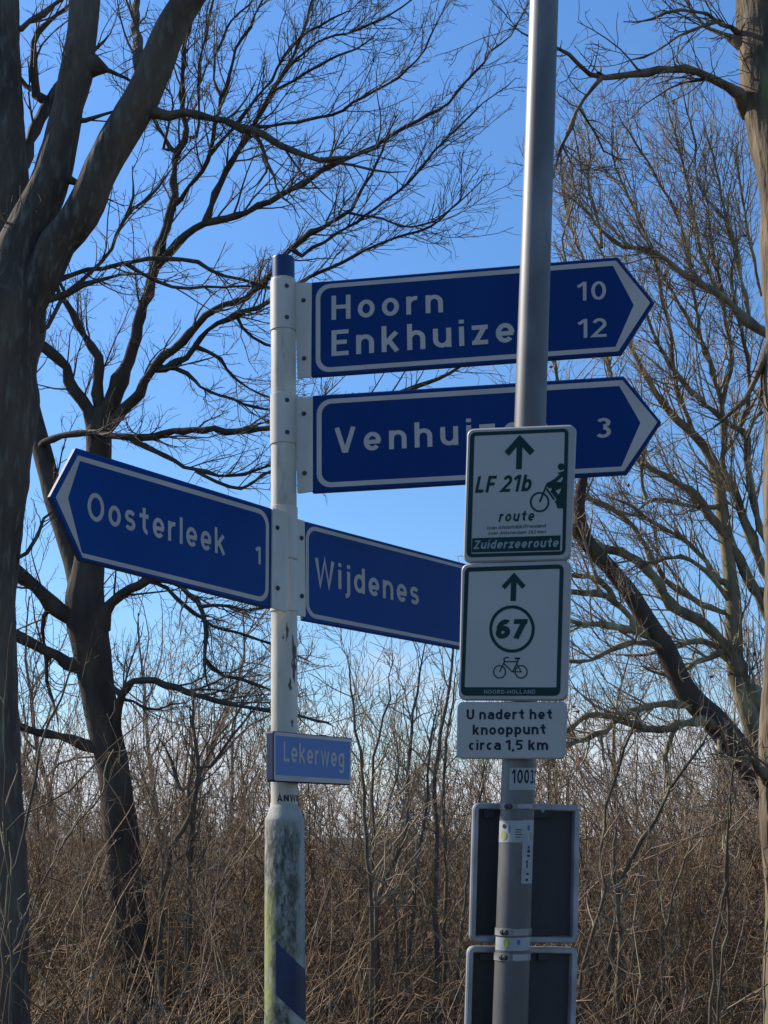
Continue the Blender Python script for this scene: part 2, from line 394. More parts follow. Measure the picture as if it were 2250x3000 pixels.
t1_lb = [T([(172, 150, 36), (196, 146, 28), (213, 141, 19), (224, 142, 12), (230, 146, 6)], Y1),
         T([(118, 375, 28), (138, 382, 18), (152, 388, 11), (160, 392, 5)], Y1),
         T([(310, 242, 16), (355, 246, 10), (400, 242, 9), (440, 246, 9), (480, 260, 9), (530, 276, 9), (560, 288, 8), (610, 315, 6.5), (655, 334, 5.5), (690, 344, 5), (740, 342, 4), (800, 322, 3)], Y1, Y1-.6),
         T([(545, 284, 6), (562, 310, 5), (568, 335, 4.5), (585, 360, 4), (575, 372, 3)], Y1-.35),
         T([(565, 340, 4), (590, 375, 3), (600, 415, 3), (630, 440, 2)], Y1-.35, Y1-.6),
         T([(690, 344, 4), (740, 352, 3.5), (800, 365, 3), (835, 372, 2)], Y1-.5),
         T([(0, 430, 16), (50, 340, 15), (75, 280, 14), (100, 235, 12), (128, 190, 10), (150, 150, 8)], Y1+.5),
         T([(95, 215, 9), (76, 195, 9), (74, 150, 7.5), (72, 90, 7), (90, 60, 6), (130, 25, 4), (160, 5, 3)], Y1+.5),
         T([(76, 195, 7), (40, 170, 5.5), (30, 140, 4)], Y1+.5),
         T([(40, 62, 7), (80, 40, 6), (120, 10, 5), (150, -20, 4)], Y1+.4),
         T([(105, 612, 9), (129, 601, 6.5), (200, 583, 5.5), (260, 571, 5), (311, 562, 5), (400, 560, 4.5), (430, 568, 4.2), (467, 591, 4), (520, 604, 3.6), (578, 622, 3), (640, 640, 2.4)], Y1, Y1+.4),
         T([(275, 573, 4.5), (320, 596, 4.4), (355, 615, 4.2), (383, 622, 4), (440, 620, 3.4), (535, 618, 2.6)], Y1+.1, Y1+.3),
         T([(88, 660, 12), (110, 646, 8), (147, 631, 6.5), (191, 613, 5), (235, 600, 4), (267, 593, 3)], Y1),
         T([(140, 634, 5), (180, 605, 4.5), (213, 573, 4.4), (240, 540, 4.2), (249, 511, 4), (262, 480, 3.8), (276, 462, 3.4), (305, 440, 3), (331, 419, 4)], Y1+.05),
         T([(271, 470, 3.2), (284, 440, 3), (290, 405, 2.6)], Y1+.05),
         T([(95, 720, 6), (115, 680, 5), (140, 640, 4.5), (131, 618, 4)], Y1),
         T([(165, 268, 7), (190, 262, 5.5), (215, 252, 4), (250, 240, 3), (285, 232, 2)], Y1),
         T([(312, 185, 11), (300, 150, 10), (298, 95, 9.5), (292, 50, 8.5), (296, 0, 7), (296, -40, 7)], Y1+.6),
         T([(38, 1210, 6), (75, 1170, 4), (92, 1120, 3.4), (130, 1095, 2)], Y1)]
tree1 = make_tree('bare_tree', 'thick grey brown bare tree forking high at the left edge of the view', 'tree',
                  at_y(-30*PXD, 2212*PXD, Y1)*[1, 1, 0], t1_tr, t1_lb, M['bark1'], M['twig'], d2=(4.4, .6), d3=(12, .28), d4=(11, .11), rough=.10, up=.06)

Y2 = 10.0
t2_tr = [T([(300, 2330, 58), (290, 2150, 46), (280, 2000, 41), (268, 1880, 38), (258, 1779, 37), (247, 1672, 34), (224, 1565, 35), (206, 1459, 38), (188, 1352, 43), (184, 1290, 42), (192, 1220, 34), (205, 1110, 29), (213, 1000, 27), (213, 930, 27), (217, 885, 20)], Y2),
         T([(186, 1300, 34), (165, 1220, 26), (140, 1145, 23), (118, 1080, 22), (100, 1010, 21), (85, 950, 20), (68, 880, 18), (50, 800, 16), (30, 700, 14)], Y2, Y2+.4)]
t2_lb = [T([(216, 905, 14), (212, 865, 10.5), (209, 822, 10), (216, 785, 11), (205, 760, 9), (178, 720, 8.5), (155, 675, 7.5), (138, 649, 6.5), (120, 610, 4)], Y2, Y2-.3),
         T([(205, 930, 18), (187, 880, 15), (165, 850, 13), (151, 827, 12), (143, 795, 12), (133, 782, 11), (110, 762, 11), (89, 747, 11), (50, 715, 10)], Y2, Y2-.3),
         T([(222, 905, 20), (240, 867, 16), (262, 815, 14), (276, 778, 14), (292, 735, 12), (302, 689, 12), (313, 650, 11.5), (325, 609, 12), (338, 560, 11), (352, 510, 9.5), (365, 467, 9), (378, 422, 9), (375, 385, 8), (380, 347, 7.6), (390, 315, 7), (404, 295, 6.5), (397, 260, 6), (394, 222, 5.6), (394, 175, 5.4), (396, 133, 5), (402, 85, 4.6), (411, 44, 4), (430, -30, 3.4)], Y2, Y2-.8),
         T([(378, 335, 6), (360, 302, 5), (338, 267, 4.5), (325, 245, 3)], Y2-.5),
         T([(385, 440, 6.5), (405, 410, 6), (427, 382, 5.6), (445, 360, 5.3), (455, 330, 5), (462, 276, 4.4), (474, 235, 4), (486, 195, 4), (498, 150, 3.6), (511, 100, 3), (545, 50, 2.8), (560, 15, 2.4), (585, -30, 2)], Y2-.5, Y2-1.4),
         T([(338, 575, 11), (360, 548, 10), (387, 520, 9), (410, 502, 8.4), (440, 484, 8), (475, 474, 7.5), (511, 467, 7), (550, 450, 6.6), (600, 428, 6), (640, 405, 5.8), (680, 378, 5.5), (729, 348, 5.2), (770, 333, 5), (806, 316, 4.6), (845, 290, 4.2), (883, 270, 4), (925, 250, 3.6), (959, 232, 3.2), (995, 190, 3), (1036, 145, 2.6), (1060, 110, 2.2), (1100, 80, 1.6), (1130, 30, 1.4)], Y2-.2, Y2-1.5),
         T([(440, 486, 8), (452, 455, 7), (462, 420, 6.5), (480, 388, 6.5), (505, 340, 6), (529, 302, 6), (550, 268, 5.6), (569, 236, 5.2), (595, 185, 4.8), (622, 142, 4.4), (640, 100, 4), (660, 55, 3.5), (672, 10, 3), (690, -40, 2.6)], Y2-.3, Y2-1.2),
         T([(548, 276, 5), (590, 270, 4.4), (627, 264, 4.2), (680, 256, 3.8), (729, 243, 3.6), (775, 215, 3.2), (832, 187, 3), (870, 158, 2.6), (908, 121, 2.2), (930, 80, 1.8), (954, 28, 1.5)], Y2-.5, Y2-1.5),
         T([(455, 335, 4.6), (490, 295, 4.2), (520, 258, 4), (548, 220, 3.6), (575, 185, 3.4), (610, 130, 3), (645, 85, 2.8), (690, 55, 2.4), (740, 30, 2)], Y2-.5, Y2-1.5),
         T([(612, 160, 3.6), (640, 128, 3.2), (675, 100, 3), (704, 82, 2.8), (750, 72, 2.6), (806, 50, 2.4), (850, 28, 2), (900, -8, 1.6)], Y2-1, Y2-1.6),
         T([(590, 200, 3.4), (650, 165, 3), (690, 140, 2.8), (729, 120, 2.6), (770, 105, 2), (800, 85, 1.5)], Y2-1, Y2-1.6),
         T([(470, 205, 3.4), (462, 140, 3), (478, 90, 2.8), (500, 45, 2.6), (540, 10, 2.2), (560, -30, 2)], Y2-.8),
         T([(425, 300, 4), (430, 240, 3.6), (428, 180, 3.4), (434, 120, 3), (448, 60, 2.6), (462, -10, 2.2)], Y2-.8),
         T([(355, 330, 3.6), (362, 280, 3.2), (375, 215, 2.8), (352, 180, 2.4), (358, 120, 2)], Y2-.8),
         T([(235, 925, 16), (260, 895, 14), (284, 867, 13), (305, 838, 11.5), (320, 813, 10.5), (340, 788, 10), (362, 765, 9.5), (400, 733, 8.5), (425, 705, 8), (445, 680, 7.6), (480, 662, 7.4), (524, 650, 7), (548, 632, 6.5), (569, 610, 6), (585, 585, 5.5), (612, 550, 5.5), (638, 530, 5.4), (663, 509, 5.2), (695, 492, 5), (729, 473, 4.4), (755, 455, 4), (775, 418, 3.6), (801, 378, 3.2), (820, 340, 2.6), (835, 295, 2)], Y2, Y2-1.4),
         T([(345, 800, 8), (385, 782, 7.4), (422, 750, 6.8), (445, 715, 6), (475, 695, 6), (510, 680, 5.6), (550, 668, 5.4), (590, 650, 4.6), (650, 610, 4.2), (700, 585, 4), (755, 558, 3.6), (800, 535, 3.2), (845, 515, 3), (900, 500, 2.6), (945, 480, 2.2), (985, 440, 1.6)], Y2, Y2-1.3),
         T([(650, 553, 4.8), (690, 530, 4.4), (735, 500, 4.2), (775, 475, 3.8), (806, 453, 3.6), (850, 420, 3.2), (883, 392, 3), (920, 350, 2.8), (959, 305, 2.4), (1000, 265, 2), (1036, 228, 1.8), (1090, 190, 1.4)], Y2-1, Y2-1.7),
         T([(760, 465, 3), (820, 470, 2.8), (870, 490, 2.6), (930, 480, 2.2), (990, 440, 1.8), (1030, 400, 1.4)], Y2-1.2, Y2-1.7),
         T([(356, 795, 5), (391, 800, 4.4), (420, 822, 3.8), (445, 845, 3.4), (511, 867, 3), (578, 885, 2.6), (640, 880, 2)], Y2, Y2-.6),
         T([(425, 752, 4), (470, 770, 3.4), (500, 810, 3), (560, 850, 2.6), (590, 860, 2)], Y2, Y2-.4),
         T([(511, 682, 4), (530, 715, 3), (565, 740, 2.6), (590, 748, 2)], Y2-.4),
         T([(80, 968, 9), (102, 953, 8.5), (145, 940, 8), (191, 936, 8), (250, 942, 8.2), (311, 944, 8.4), (365, 936, 8), (422, 929, 8), (500, 930, 7.6), (580, 926, 7), (640, 915, 6), (760, 890, 5), (860, 850, 4.5), (940, 820, 4), (1000, 790, 3)], Y2-.5, Y2-1.2),
         T([(280, 950, 7), (320, 965, 6), (356, 985, 5), (400, 1008, 4.4), (440, 1020, 4), (500, 1028, 3.4), (570, 1010, 3)], Y2-.6),
         T([(420, 1020, 4), (480, 1045, 3.6), (520, 1055, 3), (580, 1020, 3), (640, 1010, 2)], Y2-.6),
         T([(188, 1340, 28), (142, 1327, 20), (120, 1312, 18), (103, 1299, 17), (88, 1278, 16), (71, 1260, 16), (39, 1235, 16), (-10, 1200, 15)], Y2, Y2-.3),
         T([(190, 1440, 22), (153, 1434, 14), (124, 1416, 12), (89, 1402, 11), (60, 1385, 10), (39, 1372, 10), (-10, 1340, 9)], Y2, Y2-.3),
         T([(230, 1620, 20), (185, 1608, 13), (165, 1598, 11), (142, 1594, 10.5), (107, 1587, 9.5), (75, 1580, 8), (43, 1569, 8), (0, 1560, 7)], Y2, Y2-.3),
         T([(215, 1350, 22), (228, 1318, 14), (242, 1300, 12), (256, 1288, 11.5), (280, 1272, 10.5), (302, 1263, 9), (331, 1249, 8), (373, 1258, 6), (400, 1278, 5.6), (427, 1302, 5.4), (444, 1341, 5), (446, 1380, 4.5), (440, 1423, 4)], Y2, Y2-.5),
         T([(320, 1252, 5), (365, 1278, 4.4), (395, 1308, 4), (430, 1330, 3.6), (455, 1350, 3.4), (520, 1370, 3), (583, 1391, 2.6), (650, 1420, 2)], Y2, Y2-.5),
         T([(436, 1306, 4), (480, 1308, 3.4), (540, 1320, 3), (580, 1310, 2.4)], Y2-.4),
         T([(440, 1420, 4), (470, 1455, 3.4), (530, 1470, 3), (583, 1490, 2.4)], Y2-.4),
         T([(250, 1620, 14), (253, 1570, 9), (256, 1530, 8.5), (262, 1500, 8.4), (275, 1482, 8), (292, 1470, 7.5), (338, 1473, 7), (391, 1491, 6.6), (430, 1503, 6), (462, 1512, 5.6), (510, 1522, 5), (569, 1533, 4.4), (640, 1545, 3.4), (700, 1560, 2.4)], Y2, Y2-.8),
         T([(262, 1498, 6), (242, 1480, 4), (236, 1475, 3)], Y2-.1),
         T([(262, 1510, 4), (290, 1515, 3), (330, 1535, 2.6), (380, 1520, 2)], Y2),
         T([(107, 1310, 6), (92, 1345, 4.5), (94, 1375, 3.6), (100, 1400, 2.6)], Y2),
         T([(100, 1415, 5), (98, 1450, 4.6), (104, 1480, 4), (112, 1510, 3)], Y2)]
tree2 = make_tree('bare_tree', 'dark bare tree behind the Oosterleek sign, its branches fanning up to the right', 'tree',
                  at_y(300*PXD, 2212*PXD, Y2)*[1, 1, 0], t2_tr, t2_lb, M['bark2'], M['twig'], d2=(8, .74), d3=(14, .32), d4=(12, .13), rough=.08, up=.09, toward=(.05, -.01, 0))

Y3 = 6.5
t3_tr = [T([(1725, 2330, 75), (1712, 2212, 58), (1708, 1942, 56), (1702, 1700, 58), (1700, 1600, 56), (1708, 1474, 54), (1706, 1250, 52), (1704, 1090, 51), (1700, 870, 50), (1700, 733, 47), (1692, 560, 46), (1690, 467, 44), (1682, 380, 44), (1664, 280, 48), (1655, 200, 56), (1652, 130, 54), (1650, 40, 56), (1652, -60, 58)], Y3)]
t3_lb = [T([(1615, 235, 24), (1603, 215, 14), (1589, 200, 11), (1565, 182, 9.5), (1539, 168, 9), (1510, 157, 9), (1483, 152, 8.5), (1440, 152, 8), (1406, 154, 8), (1375, 160, 7.6), (1339, 164, 6.8), (1318, 168, 6), (1299, 163, 5.6), (1263, 153, 5), (1250, 140, 4.4), (1239, 130, 4), (1225, 115, 3.8), (1209, 106, 3.4), (1170, 90, 3)], Y3, Y3-.8),
         T([(1296, 165, 5), (1298, 152, 3.5), (1299, 146, 2)], Y3-.5),
         T([(1300, 166, 5), (1280, 190, 4.4), (1253, 227, 4.4), (1240, 255, 4), (1229, 283, 4), (1218, 305, 3.6), (1209, 327, 3.2), (1196, 370, 2.8), (1185, 430, 2)], Y3-.5, Y3-.8),
         T([(1250, 232, 3), (1268, 262, 3), (1283, 283, 2.8), (1295, 310, 2.6), (1313, 333, 2.2), (1335, 342, 1.8)], Y3-.5),
         T([(1640, 110, 22), (1600, 92, 15), (1584, 82, 12), (1577, 78, 7)], Y3),
         T([(1600, 78, 10), (1589, 65, 6), (1570, 50, 5), (1553, 46, 4.6), (1523, 28, 4), (1490, 24, 3.6), (1456, 22, 3.2), (1406, 42, 2.4), (1370, 48, 1.8)], Y3, Y3-.4),
         T([(1553, 48, 3.6), (1500, 60, 3), (1450, 90, 2.6), (1400, 120, 2), (1360, 130, 1.6)], Y3, Y3-.4),
         T([(1675, 740, 24), (1656, 775, 16), (1648, 790, 8)], Y3),
         T([(1670, 1690, 26), (1652, 1668, 14), (1636, 1660, 6)], Y3-.2)]
tree3 = make_tree('bare_tree', 'tan barked tree trunk running up the right edge of the view', 'tree',
                  at_y(1712*PXD, 2212*PXD, Y3)*[1, 1, 0], t3_tr, t3_lb, M['bark3'], M['twig'], d2=(5.5, .6), d3=(13, .28), d4=(11, .12), rough=.16, up=.0)

Y4 = 11.0
t4_tr = [T([(1850, 2320, 60), (1800, 2000, 50), (1740, 1810, 42), (1690, 1738, 37), (1646, 1692, 34), (1606, 1640, 32), (1575, 1595, 30), (1539, 1552, 28), (1505, 1520, 26), (1473, 1480, 24), (1439, 1404, 22), (1415, 1368, 21), (1389, 1327, 20), (1368, 1292, 19), (1346, 1262, 18), (1320, 1230, 17), (1296, 1205, 17), (1270, 1175, 17), (1256, 1148, 17), (1250, 1104, 14), (1254, 1060, 12), (1262, 1025, 9), (1270, 980, 7), (1280, 920, 5)], Y4, Y4-1),
         T([(1720, 1800, 36), (1690, 1720, 28), (1668, 1660, 25), (1640, 1600, 24), (1612, 1520, 22), (1590, 1450, 20), (1584, 1370, 19), (1584, 1304, 17), (1576, 1235, 15), (1568, 1160, 14), (1558, 1090, 13), (1549, 1020, 12), (1523, 968, 10), (1489, 930, 9), (1460, 905, 8), (1439, 880, 7.5), (1420, 855, 7), (1400, 820, 6), (1373, 770, 5), (1345, 710, 4), (1310, 650, 3)], Y4+.2, Y4-.6)]
t4_lb = [T([(1256, 1160, 12), (1285, 1176, 10), (1313, 1186, 9.5), (1335, 1190, 9), (1360, 1202, 9), (1396, 1230, 9.5), (1415, 1252, 10), (1428, 1275, 10), (1449, 1304, 11), (1475, 1322, 11.5), (1506, 1340, 12), (1535, 1362, 12.5), (1560, 1388, 13), (1589, 1430, 14), (1612, 1475, 15), (1650, 1530, 17), (1690, 1600, 20)][::-1], Y4+.2, Y4-.7),
         T([(1665, 1330, 16), (1640, 1290, 14), (1606, 1237, 12), (1590, 1195, 11), (1565, 1150, 10), (1539, 1120, 10), (1515, 1088, 9), (1496, 1060, 8.4), (1465, 1045, 7.6), (1439, 1030, 7), (1405, 1010, 6), (1373, 990, 5), (1330, 985, 3.5)], Y4, Y4-.6),
         T([(1670, 1270, 13), (1653, 1237, 11.5), (1626, 1170, 10), (1605, 1120, 9), (1595, 1085, 8.4), (1573, 1035, 8), (1560, 1010, 7.4), (1563, 970, 6.8), (1564, 937, 6.4), (1560, 900, 6), (1558, 865, 5.6), (1545, 820, 5), (1535, 780, 4.6), (1510, 730, 4), (1480, 680, 3.6), (1440, 610, 3), (1410, 560, 2.4)], Y4, Y4-.8),
         T([(1680, 1200, 12), (1653, 1165, 10), (1629, 1090, 8.6), (1619, 1037, 8), (1614, 985, 7.4), (1609, 937, 7), (1585, 925, 6), (1560, 905, 5.4), (1523, 872, 5.2), (1495, 850, 5), (1470, 815, 4.6), (1445, 785, 4.2), (1420, 740, 4), (1405, 700, 3), (1390, 650, 2.4)], Y4-.2, Y4-.8),
         T([(1609, 940, 6), (1625, 915, 5), (1640, 890, 4.6), (1647, 860, 4)], Y4-.3),
         T([(1549, 1020, 7), (1562, 985, 6), (1585, 950, 4), (1610, 900, 3.4), (1640, 850, 3)], Y4-.3),
         T([(1680, 735, 12), (1639, 712, 9), (1605, 685, 8.6), (1573, 653, 8.2), (1545, 635, 8), (1523, 622, 7.6), (1495, 600, 7), (1473, 588, 6.4), (1440, 560, 5.6), (1415, 548, 5.2), (1389, 540, 5), (1360, 537, 4.6), (1339, 530, 4.2), (1315, 512, 3.8), (1293, 493, 3.4), (1270, 460, 2.8), (1235, 430, 2)], Y4-1, Y4-1.6),
         T([(1540, 800, 5), (1515, 740, 4.4), (1500, 640, 4), (1489, 560, 3.6), (1470, 490, 3.6), (1456, 455, 3.4), (1440, 420, 3.2), (1423, 393, 3), (1405, 360, 2.8), (1389, 333, 2.6), (1370, 305, 2.4), (1356, 280, 2)], Y4-.8, Y4-1.4),
         T([(1563, 1324, 8), (1535, 1312, 7.4), (1506, 1300, 7), (1473, 1277, 6.4), (1445, 1262, 6.2), (1420, 1225, 6), (1400, 1190, 5.4), (1373, 1142, 5.2), (1340, 1110, 5), (1306, 1092, 4.6), (1285, 1085, 4), (1262, 1074, 3)], Y4, Y4-.5),
         T([(1583, 1310, 7), (1555, 1270, 6), (1523, 1230, 5.4), (1495, 1212, 5), (1473, 1204, 4.6), (1440, 1205, 4), (1410, 1215, 3.4)], Y4, Y4-.5),
         T([(1560, 1090, 7), (1530, 1095, 5.4), (1500, 1095, 5), (1460, 1085, 4.4), (1430, 1078, 4), (1400, 1085, 3.4), (1375, 1105, 2.6)], Y4-.3, Y4-.6),
         T([(1560, 1260, 6), (1515, 1200, 5), (1470, 1160, 4.6), (1430, 1140, 4.2), (1390, 1115, 4), (1360, 1090, 3)], Y4, Y4-.6),
         T([(1575, 1585, 16), (1553, 1570, 12), (1533, 1560, 10.5), (1510, 1556, 10), (1489, 1558, 9.6), (1465, 1568, 9), (1439, 1575, 8.6), (1415, 1576, 8.2), (1389, 1570, 8), (1355, 1557, 7.4), (1323, 1548, 7), (1295, 1544, 6.6), (1273, 1546, 6), (1250, 1558, 5.6), (1223, 1578, 5), (1190, 1600, 4)], Y4-.3, Y4-1),
         T([(1505, 1535, 12), (1489, 1527, 8), (1450, 1520, 7.4), (1406, 1526, 7), (1380, 1530, 6.8), (1356, 1538, 6.8), (1330, 1558, 6.6), (1306, 1577, 6.4), (1275, 1592, 6.4), (1239, 1606, 6), (1220, 1610, 5), (1190, 1600, 3)], Y4-.4, Y4-1.1),
         T([(1400, 1370, 12), (1380, 1363, 9), (1359, 1360, 8), (1325, 1353, 6.6), (1293, 1345, 6), (1275, 1350, 5.4), (1239, 1342, 5), (1200, 1330, 4)], Y4-.6, Y4-1),
         T([(1370, 1350, 9), (1346, 1320, 7.6), (1325, 1298, 7.4), (1306, 1287, 7), (1273, 1280, 6.8), (1236, 1279, 6), (1200, 1270, 5)], Y4-.6, Y4-1),
         T([(1325, 1290, 7), (1310, 1270, 6), (1293, 1257, 6), (1265, 1245, 5.6), (1239, 1240, 5), (1200, 1240, 4)], Y4-.6, Y4-1),
         T([(1450, 1415, 9), (1420, 1392, 6.4), (1385, 1388, 5.6), (1356, 1390, 5.4), (1315, 1405, 5), (1273, 1427, 4.8), (1232, 1428, 4.4), (1190, 1430, 3)], Y4-.5, Y4-1),
         T([(1580, 1435, 9), (1555, 1400, 6.6), (1520, 1385, 6), (1480, 1390, 5.6), (1440, 1400, 5)], Y4-.2),
         T([(1566, 1400, 9), (1545, 1415, 6), (1500, 1430, 5), (1460, 1460, 4), (1420, 1450, 3)], Y4-.2),
         T([(1460, 1560, 6), (1445, 1610, 4.6), (1435, 1640, 4), (1440, 1670, 3)], Y4-.5),
         T([(1555, 1570, 6), (1556, 1620, 4.6), (1562, 1660, 4), (1580, 1700, 3)], Y4-.5),
         T([(1390, 1060, 4), (1385, 1010, 4), (1395, 960, 3.6), (1410, 915, 3.4), (1390, 870, 3)], Y4-.6, Y4-.9),
         T([(1500, 940, 5), (1470, 860, 4.6), (1455, 800, 4.4), (1450, 720, 4), (1430, 650, 3.6), (1420, 580, 3), (1400, 520, 2.4)], Y4-.5, Y4-1.1),
         T([(1560, 870, 5), (1580, 780, 4.6), (1570, 700, 4.4), (1560, 620, 4), (1540, 540, 3.4), (1530, 470, 2.6)], Y4-.5, Y4-1.1),
         T([(1600, 920, 5), (1620, 840, 4.6), (1612, 760, 4), (1590, 680, 3.6), (1580, 590, 3)], Y4-.5, Y4-1.1),
         T([(1250, 1110, 9), (1230, 1060, 6), (1215, 1000, 5), (1200, 920, 4.4), (1205, 840, 4), (1195, 760, 3.6), (1210, 680, 3)], Y4-1.2, Y4-1.4),
         T([(1275, 980, 6), (1300, 900, 5), (1320, 830, 4.6), (1310, 760, 4.2), (1330, 690, 3.8), (1320, 610, 3.4), (1300, 540, 3)], Y4-1.2, Y4-1.5),
         T([(1340, 715, 4.4), (1300, 640, 4), (1260, 560, 3.4), (1230, 480, 3), (1215, 400, 2.4)], Y4-.6, Y4-1.3),
         T([(1625, 705, 5), (1600, 600, 4), (1570, 480, 3.4), (1550, 380, 3), (1530, 300, 2)], Y4-.8, Y4-1.3),
         T([(1560, 650, 5), (1520, 560, 4), (1490, 420, 3.2), (1470, 330, 2.6), (1450, 260, 1.8)], Y4-.8, Y4-1.3),
         T([(1645, 640, 4), (1615, 500, 3.6), (1600, 400, 3), (1590, 330, 2)], Y4-.8, Y4-1.2),
         T([(1300, 530, 4), (1290, 470, 3.4), (1270, 400, 3), (1275, 330, 2.4), (1262, 250, 1.6)], Y4-1.2, Y4-1.5),
         T([(1410, 548, 4), (1370, 450, 3.2), (1330, 360, 2.6), (1320, 290, 1.8)], Y4-1, Y4-1.4),
         T([(1600, 600, 4), (1580, 500, 3.4), (1510, 400, 3), (1500, 300, 2.4), (1480, 230, 1.6)], Y4-1, Y4-1.4),
         T([(1210, 690, 3), (1225, 600, 2.8), (1215, 520, 2.4), (1240, 430, 2), (1232, 350, 1.5)], Y4-1.4, Y4-1.6)]
tree4 = make_tree('bare_tree', 'wide leaning bare tree behind the arrow tips, a few dead brown leaves left on it', 'tree',
                  at_y(1850*PXD, 2212*PXD, Y4)*[1, 1, 0], t4_tr, t4_lb, M['bark4'], M['twigred'], shadefirst=True, d2=(14, .82), d3=(13.5, .34), d4=(11, .14), rough=.08, up=.14, leaves=46)

# ------------------------------------------------------------------ tall thin shrubs that can be told apart
def shrub(label, stems, Y, mt='twigred', up=.12, dens=(9, .5), d3=(10, .24), cat='shrub', leaves=0, d4=(8, .1)):
    P0, _ = T([stems[0][0]], Y)
    t = empty('bare_shrub', P0[0]*[1, 1, 0], label, cat, 'bare shrubs behind the signs')
    A = []; Bq = []
    for k, st in enumerate(stems):
        st = [(a, b, c*.74) for a, b, c in st]; P, R = T(st, Y+rng.uniform(-.2, .2), Y+rng.uniform(-.4, .2)); g0 = P[0].copy(); g0[2] = 0; g0[:2] += (P[0]-P[1])[:2]*.4
        P = np.vstack([g0, P]); R = np.concatenate([[R[0]*1.15], R]); R[-1] = .002
        P2, R2 = resample(P, R, 22); P2[1:] += rng.normal(size=(21, 3))*.007
        V, F = tubes(P2[None], R2[None], 7); mesh_obj('stem', V, F, M['stem'], t, smooth=True)
        A.append(P2[6:]); Bq.append(R2[6:])
    A = np.array(A); Bq = np.array(Bq)
    parts = []
    a, b = spawn(A, Bq, dens[0], dens[1], n=6, up=up, rmax=.008, rr=.55, curl=.22, ang=(.35, .9)); parts.append(tubes(a, b, 4))
    a3, b3 = spawn(np.concatenate([a]), b, d3[0], d3[1], n=5, up=up, rmax=.004, curl=.25, rtip=.0018); parts.append(tubes(a3, b3, 3))
    a4, b4 = spawn(a3, b3, d4[0], d4[1], n=3, up=up, rmax=.003, curl=.25, rtip=.0016); parts.append(tubes(a4, b4, 3))
    V, F = join(parts); mesh_obj('crown', V, F, M[mt], t)
    return t
shrub('slim bare shrub whose pale stems rise just right of the Lekerweg sign', [[(803, 2100, 7), (797, 1875, 6), (790, 1742, 5.5), (777, 1642, 5), (767, 1542, 4), (757, 1475, 3), (750, 1400, 2)],
      [(812, 2100, 5), (806, 1750, 4.6), (807, 1675, 4.4), (820, 1592, 4), (837, 1508, 3), (850, 1420, 2)]], 8.2)
shrub('bare shrub with three upright stems midway between the two poles', [[(815, 2100, 7), (820, 1942, 6), (873, 1808, 5.5), (880, 1675, 5), (890, 1575, 4.4), (903, 1475, 3.6), (925, 1360, 2)],
      [(880, 2100, 5), (905, 1850, 4.6), (925, 1720, 4), (930, 1600, 3.4), (950, 1480, 2.4)], [(860, 2100, 4), (850, 1900, 4), (835, 1780, 3.4), (860, 1650, 2.6), (840, 1540, 2)]], 8.8)
shrub('bare shrub with thick pale stems just left of the pole with the route signs', [[(945, 2150, 8), (942, 1908, 7), (943, 1808, 6.4), (940, 1692, 6), (953, 1592, 5.4), (970, 1475, 4.6), (985, 1380, 3.4), (992, 1300, 2)],
      [(960, 2150, 6), (962, 1850, 5.4), (958, 1700, 5), (972, 1560, 4), (990, 1430, 3)], [(985, 2150, 5), (1010, 1900, 4.4), (1030, 1750, 3.6), (1060, 1620, 2.6)]], 9.0)
shrub('bare shrub with a crossing dark stem right of the sign backs', [[(1240, 2212, 6), (1262, 2080, 5.6), (1306, 1925, 5), (1300, 1850, 4.6), (1318, 1720, 4.4), (1345, 1630, 4), (1373, 1558, 3), (1385, 1500, 2)],
      [(1330, 2212, 7), (1339, 1990, 6.4), (1322, 1880, 5.4), (1330, 1780, 4), (1310, 1700, 3)]], 8.0)
shrub('slim bare shrub leaning right, between the sign backs and the leaning tree', [[(1310, 2212, 6), (1330, 1950, 6), (1346, 1892, 5.6), (1380, 1830, 5.4), (1423, 1752, 5), (1465, 1680, 4.6), (1506, 1618, 4), (1540, 1570, 3)],
      [(1420, 2212, 4), (1440, 2000, 4), (1480, 1850, 3.4), (1500, 1740, 2.6)]], 8.6)
shrub('pair of thin straight stems standing close to the right edge tree', [[(1530, 2212, 5), (1545, 2060, 4.8), (1563, 1942, 4.6), (1573, 1808, 4.2), (1583, 1675, 3.6), (1588, 1580, 2.4)],
      [(1550, 2212, 4.6), (1568, 2000, 4.4), (1570, 1840, 4), (1578, 1700, 3)]], 6.8, dens=(3.5, .35))
shrub('dark forked shrub between the dark tree and the cream post', [[(345, 2120, 9), (352, 1921, 8.4), (373, 1828, 8), (411, 1758, 7.4), (424, 1700, 6.6), (427, 1641, 6), (416, 1561, 4.6), (420, 1480, 3)],
      [(411, 1760, 6), (390, 1700, 5), (370, 1640, 4.4), (340, 1590, 3)], [(425, 1700, 5), (460, 1650, 4.6), (500, 1590, 4), (540, 1540, 3), (575, 1500, 2)]], 9.4, mt='twig')
shrub('thin bare sapling crossing in front of the left edge trunk', [[(15, 2000, 5), (35, 1849, 4.6), (67, 1748, 4.4), (88, 1601, 4), (120, 1534, 3.6), (149, 1454, 3), (165, 1400, 2)],
      [(5, 1900, 3), (16, 1788, 3), (60, 1755, 2.8), (107, 1732, 2.8), (187, 1673, 2.6), (267, 1582, 2.2), (325, 1542, 1.8)],
      [(28, 2212, 4), (22, 1950, 3.8), (14, 1780, 3.4), (8, 1600, 2.6), (20, 1430, 2), (32, 1350, 1.6)],
      [(10, 2212, 4), (60, 2000, 3), (120, 1850, 2.6), (200, 1740, 2.2), (280, 1640, 1.8), (300, 1600, 1.4)]], 5.4, dens=(3.5, .3), d3=(5, .15))

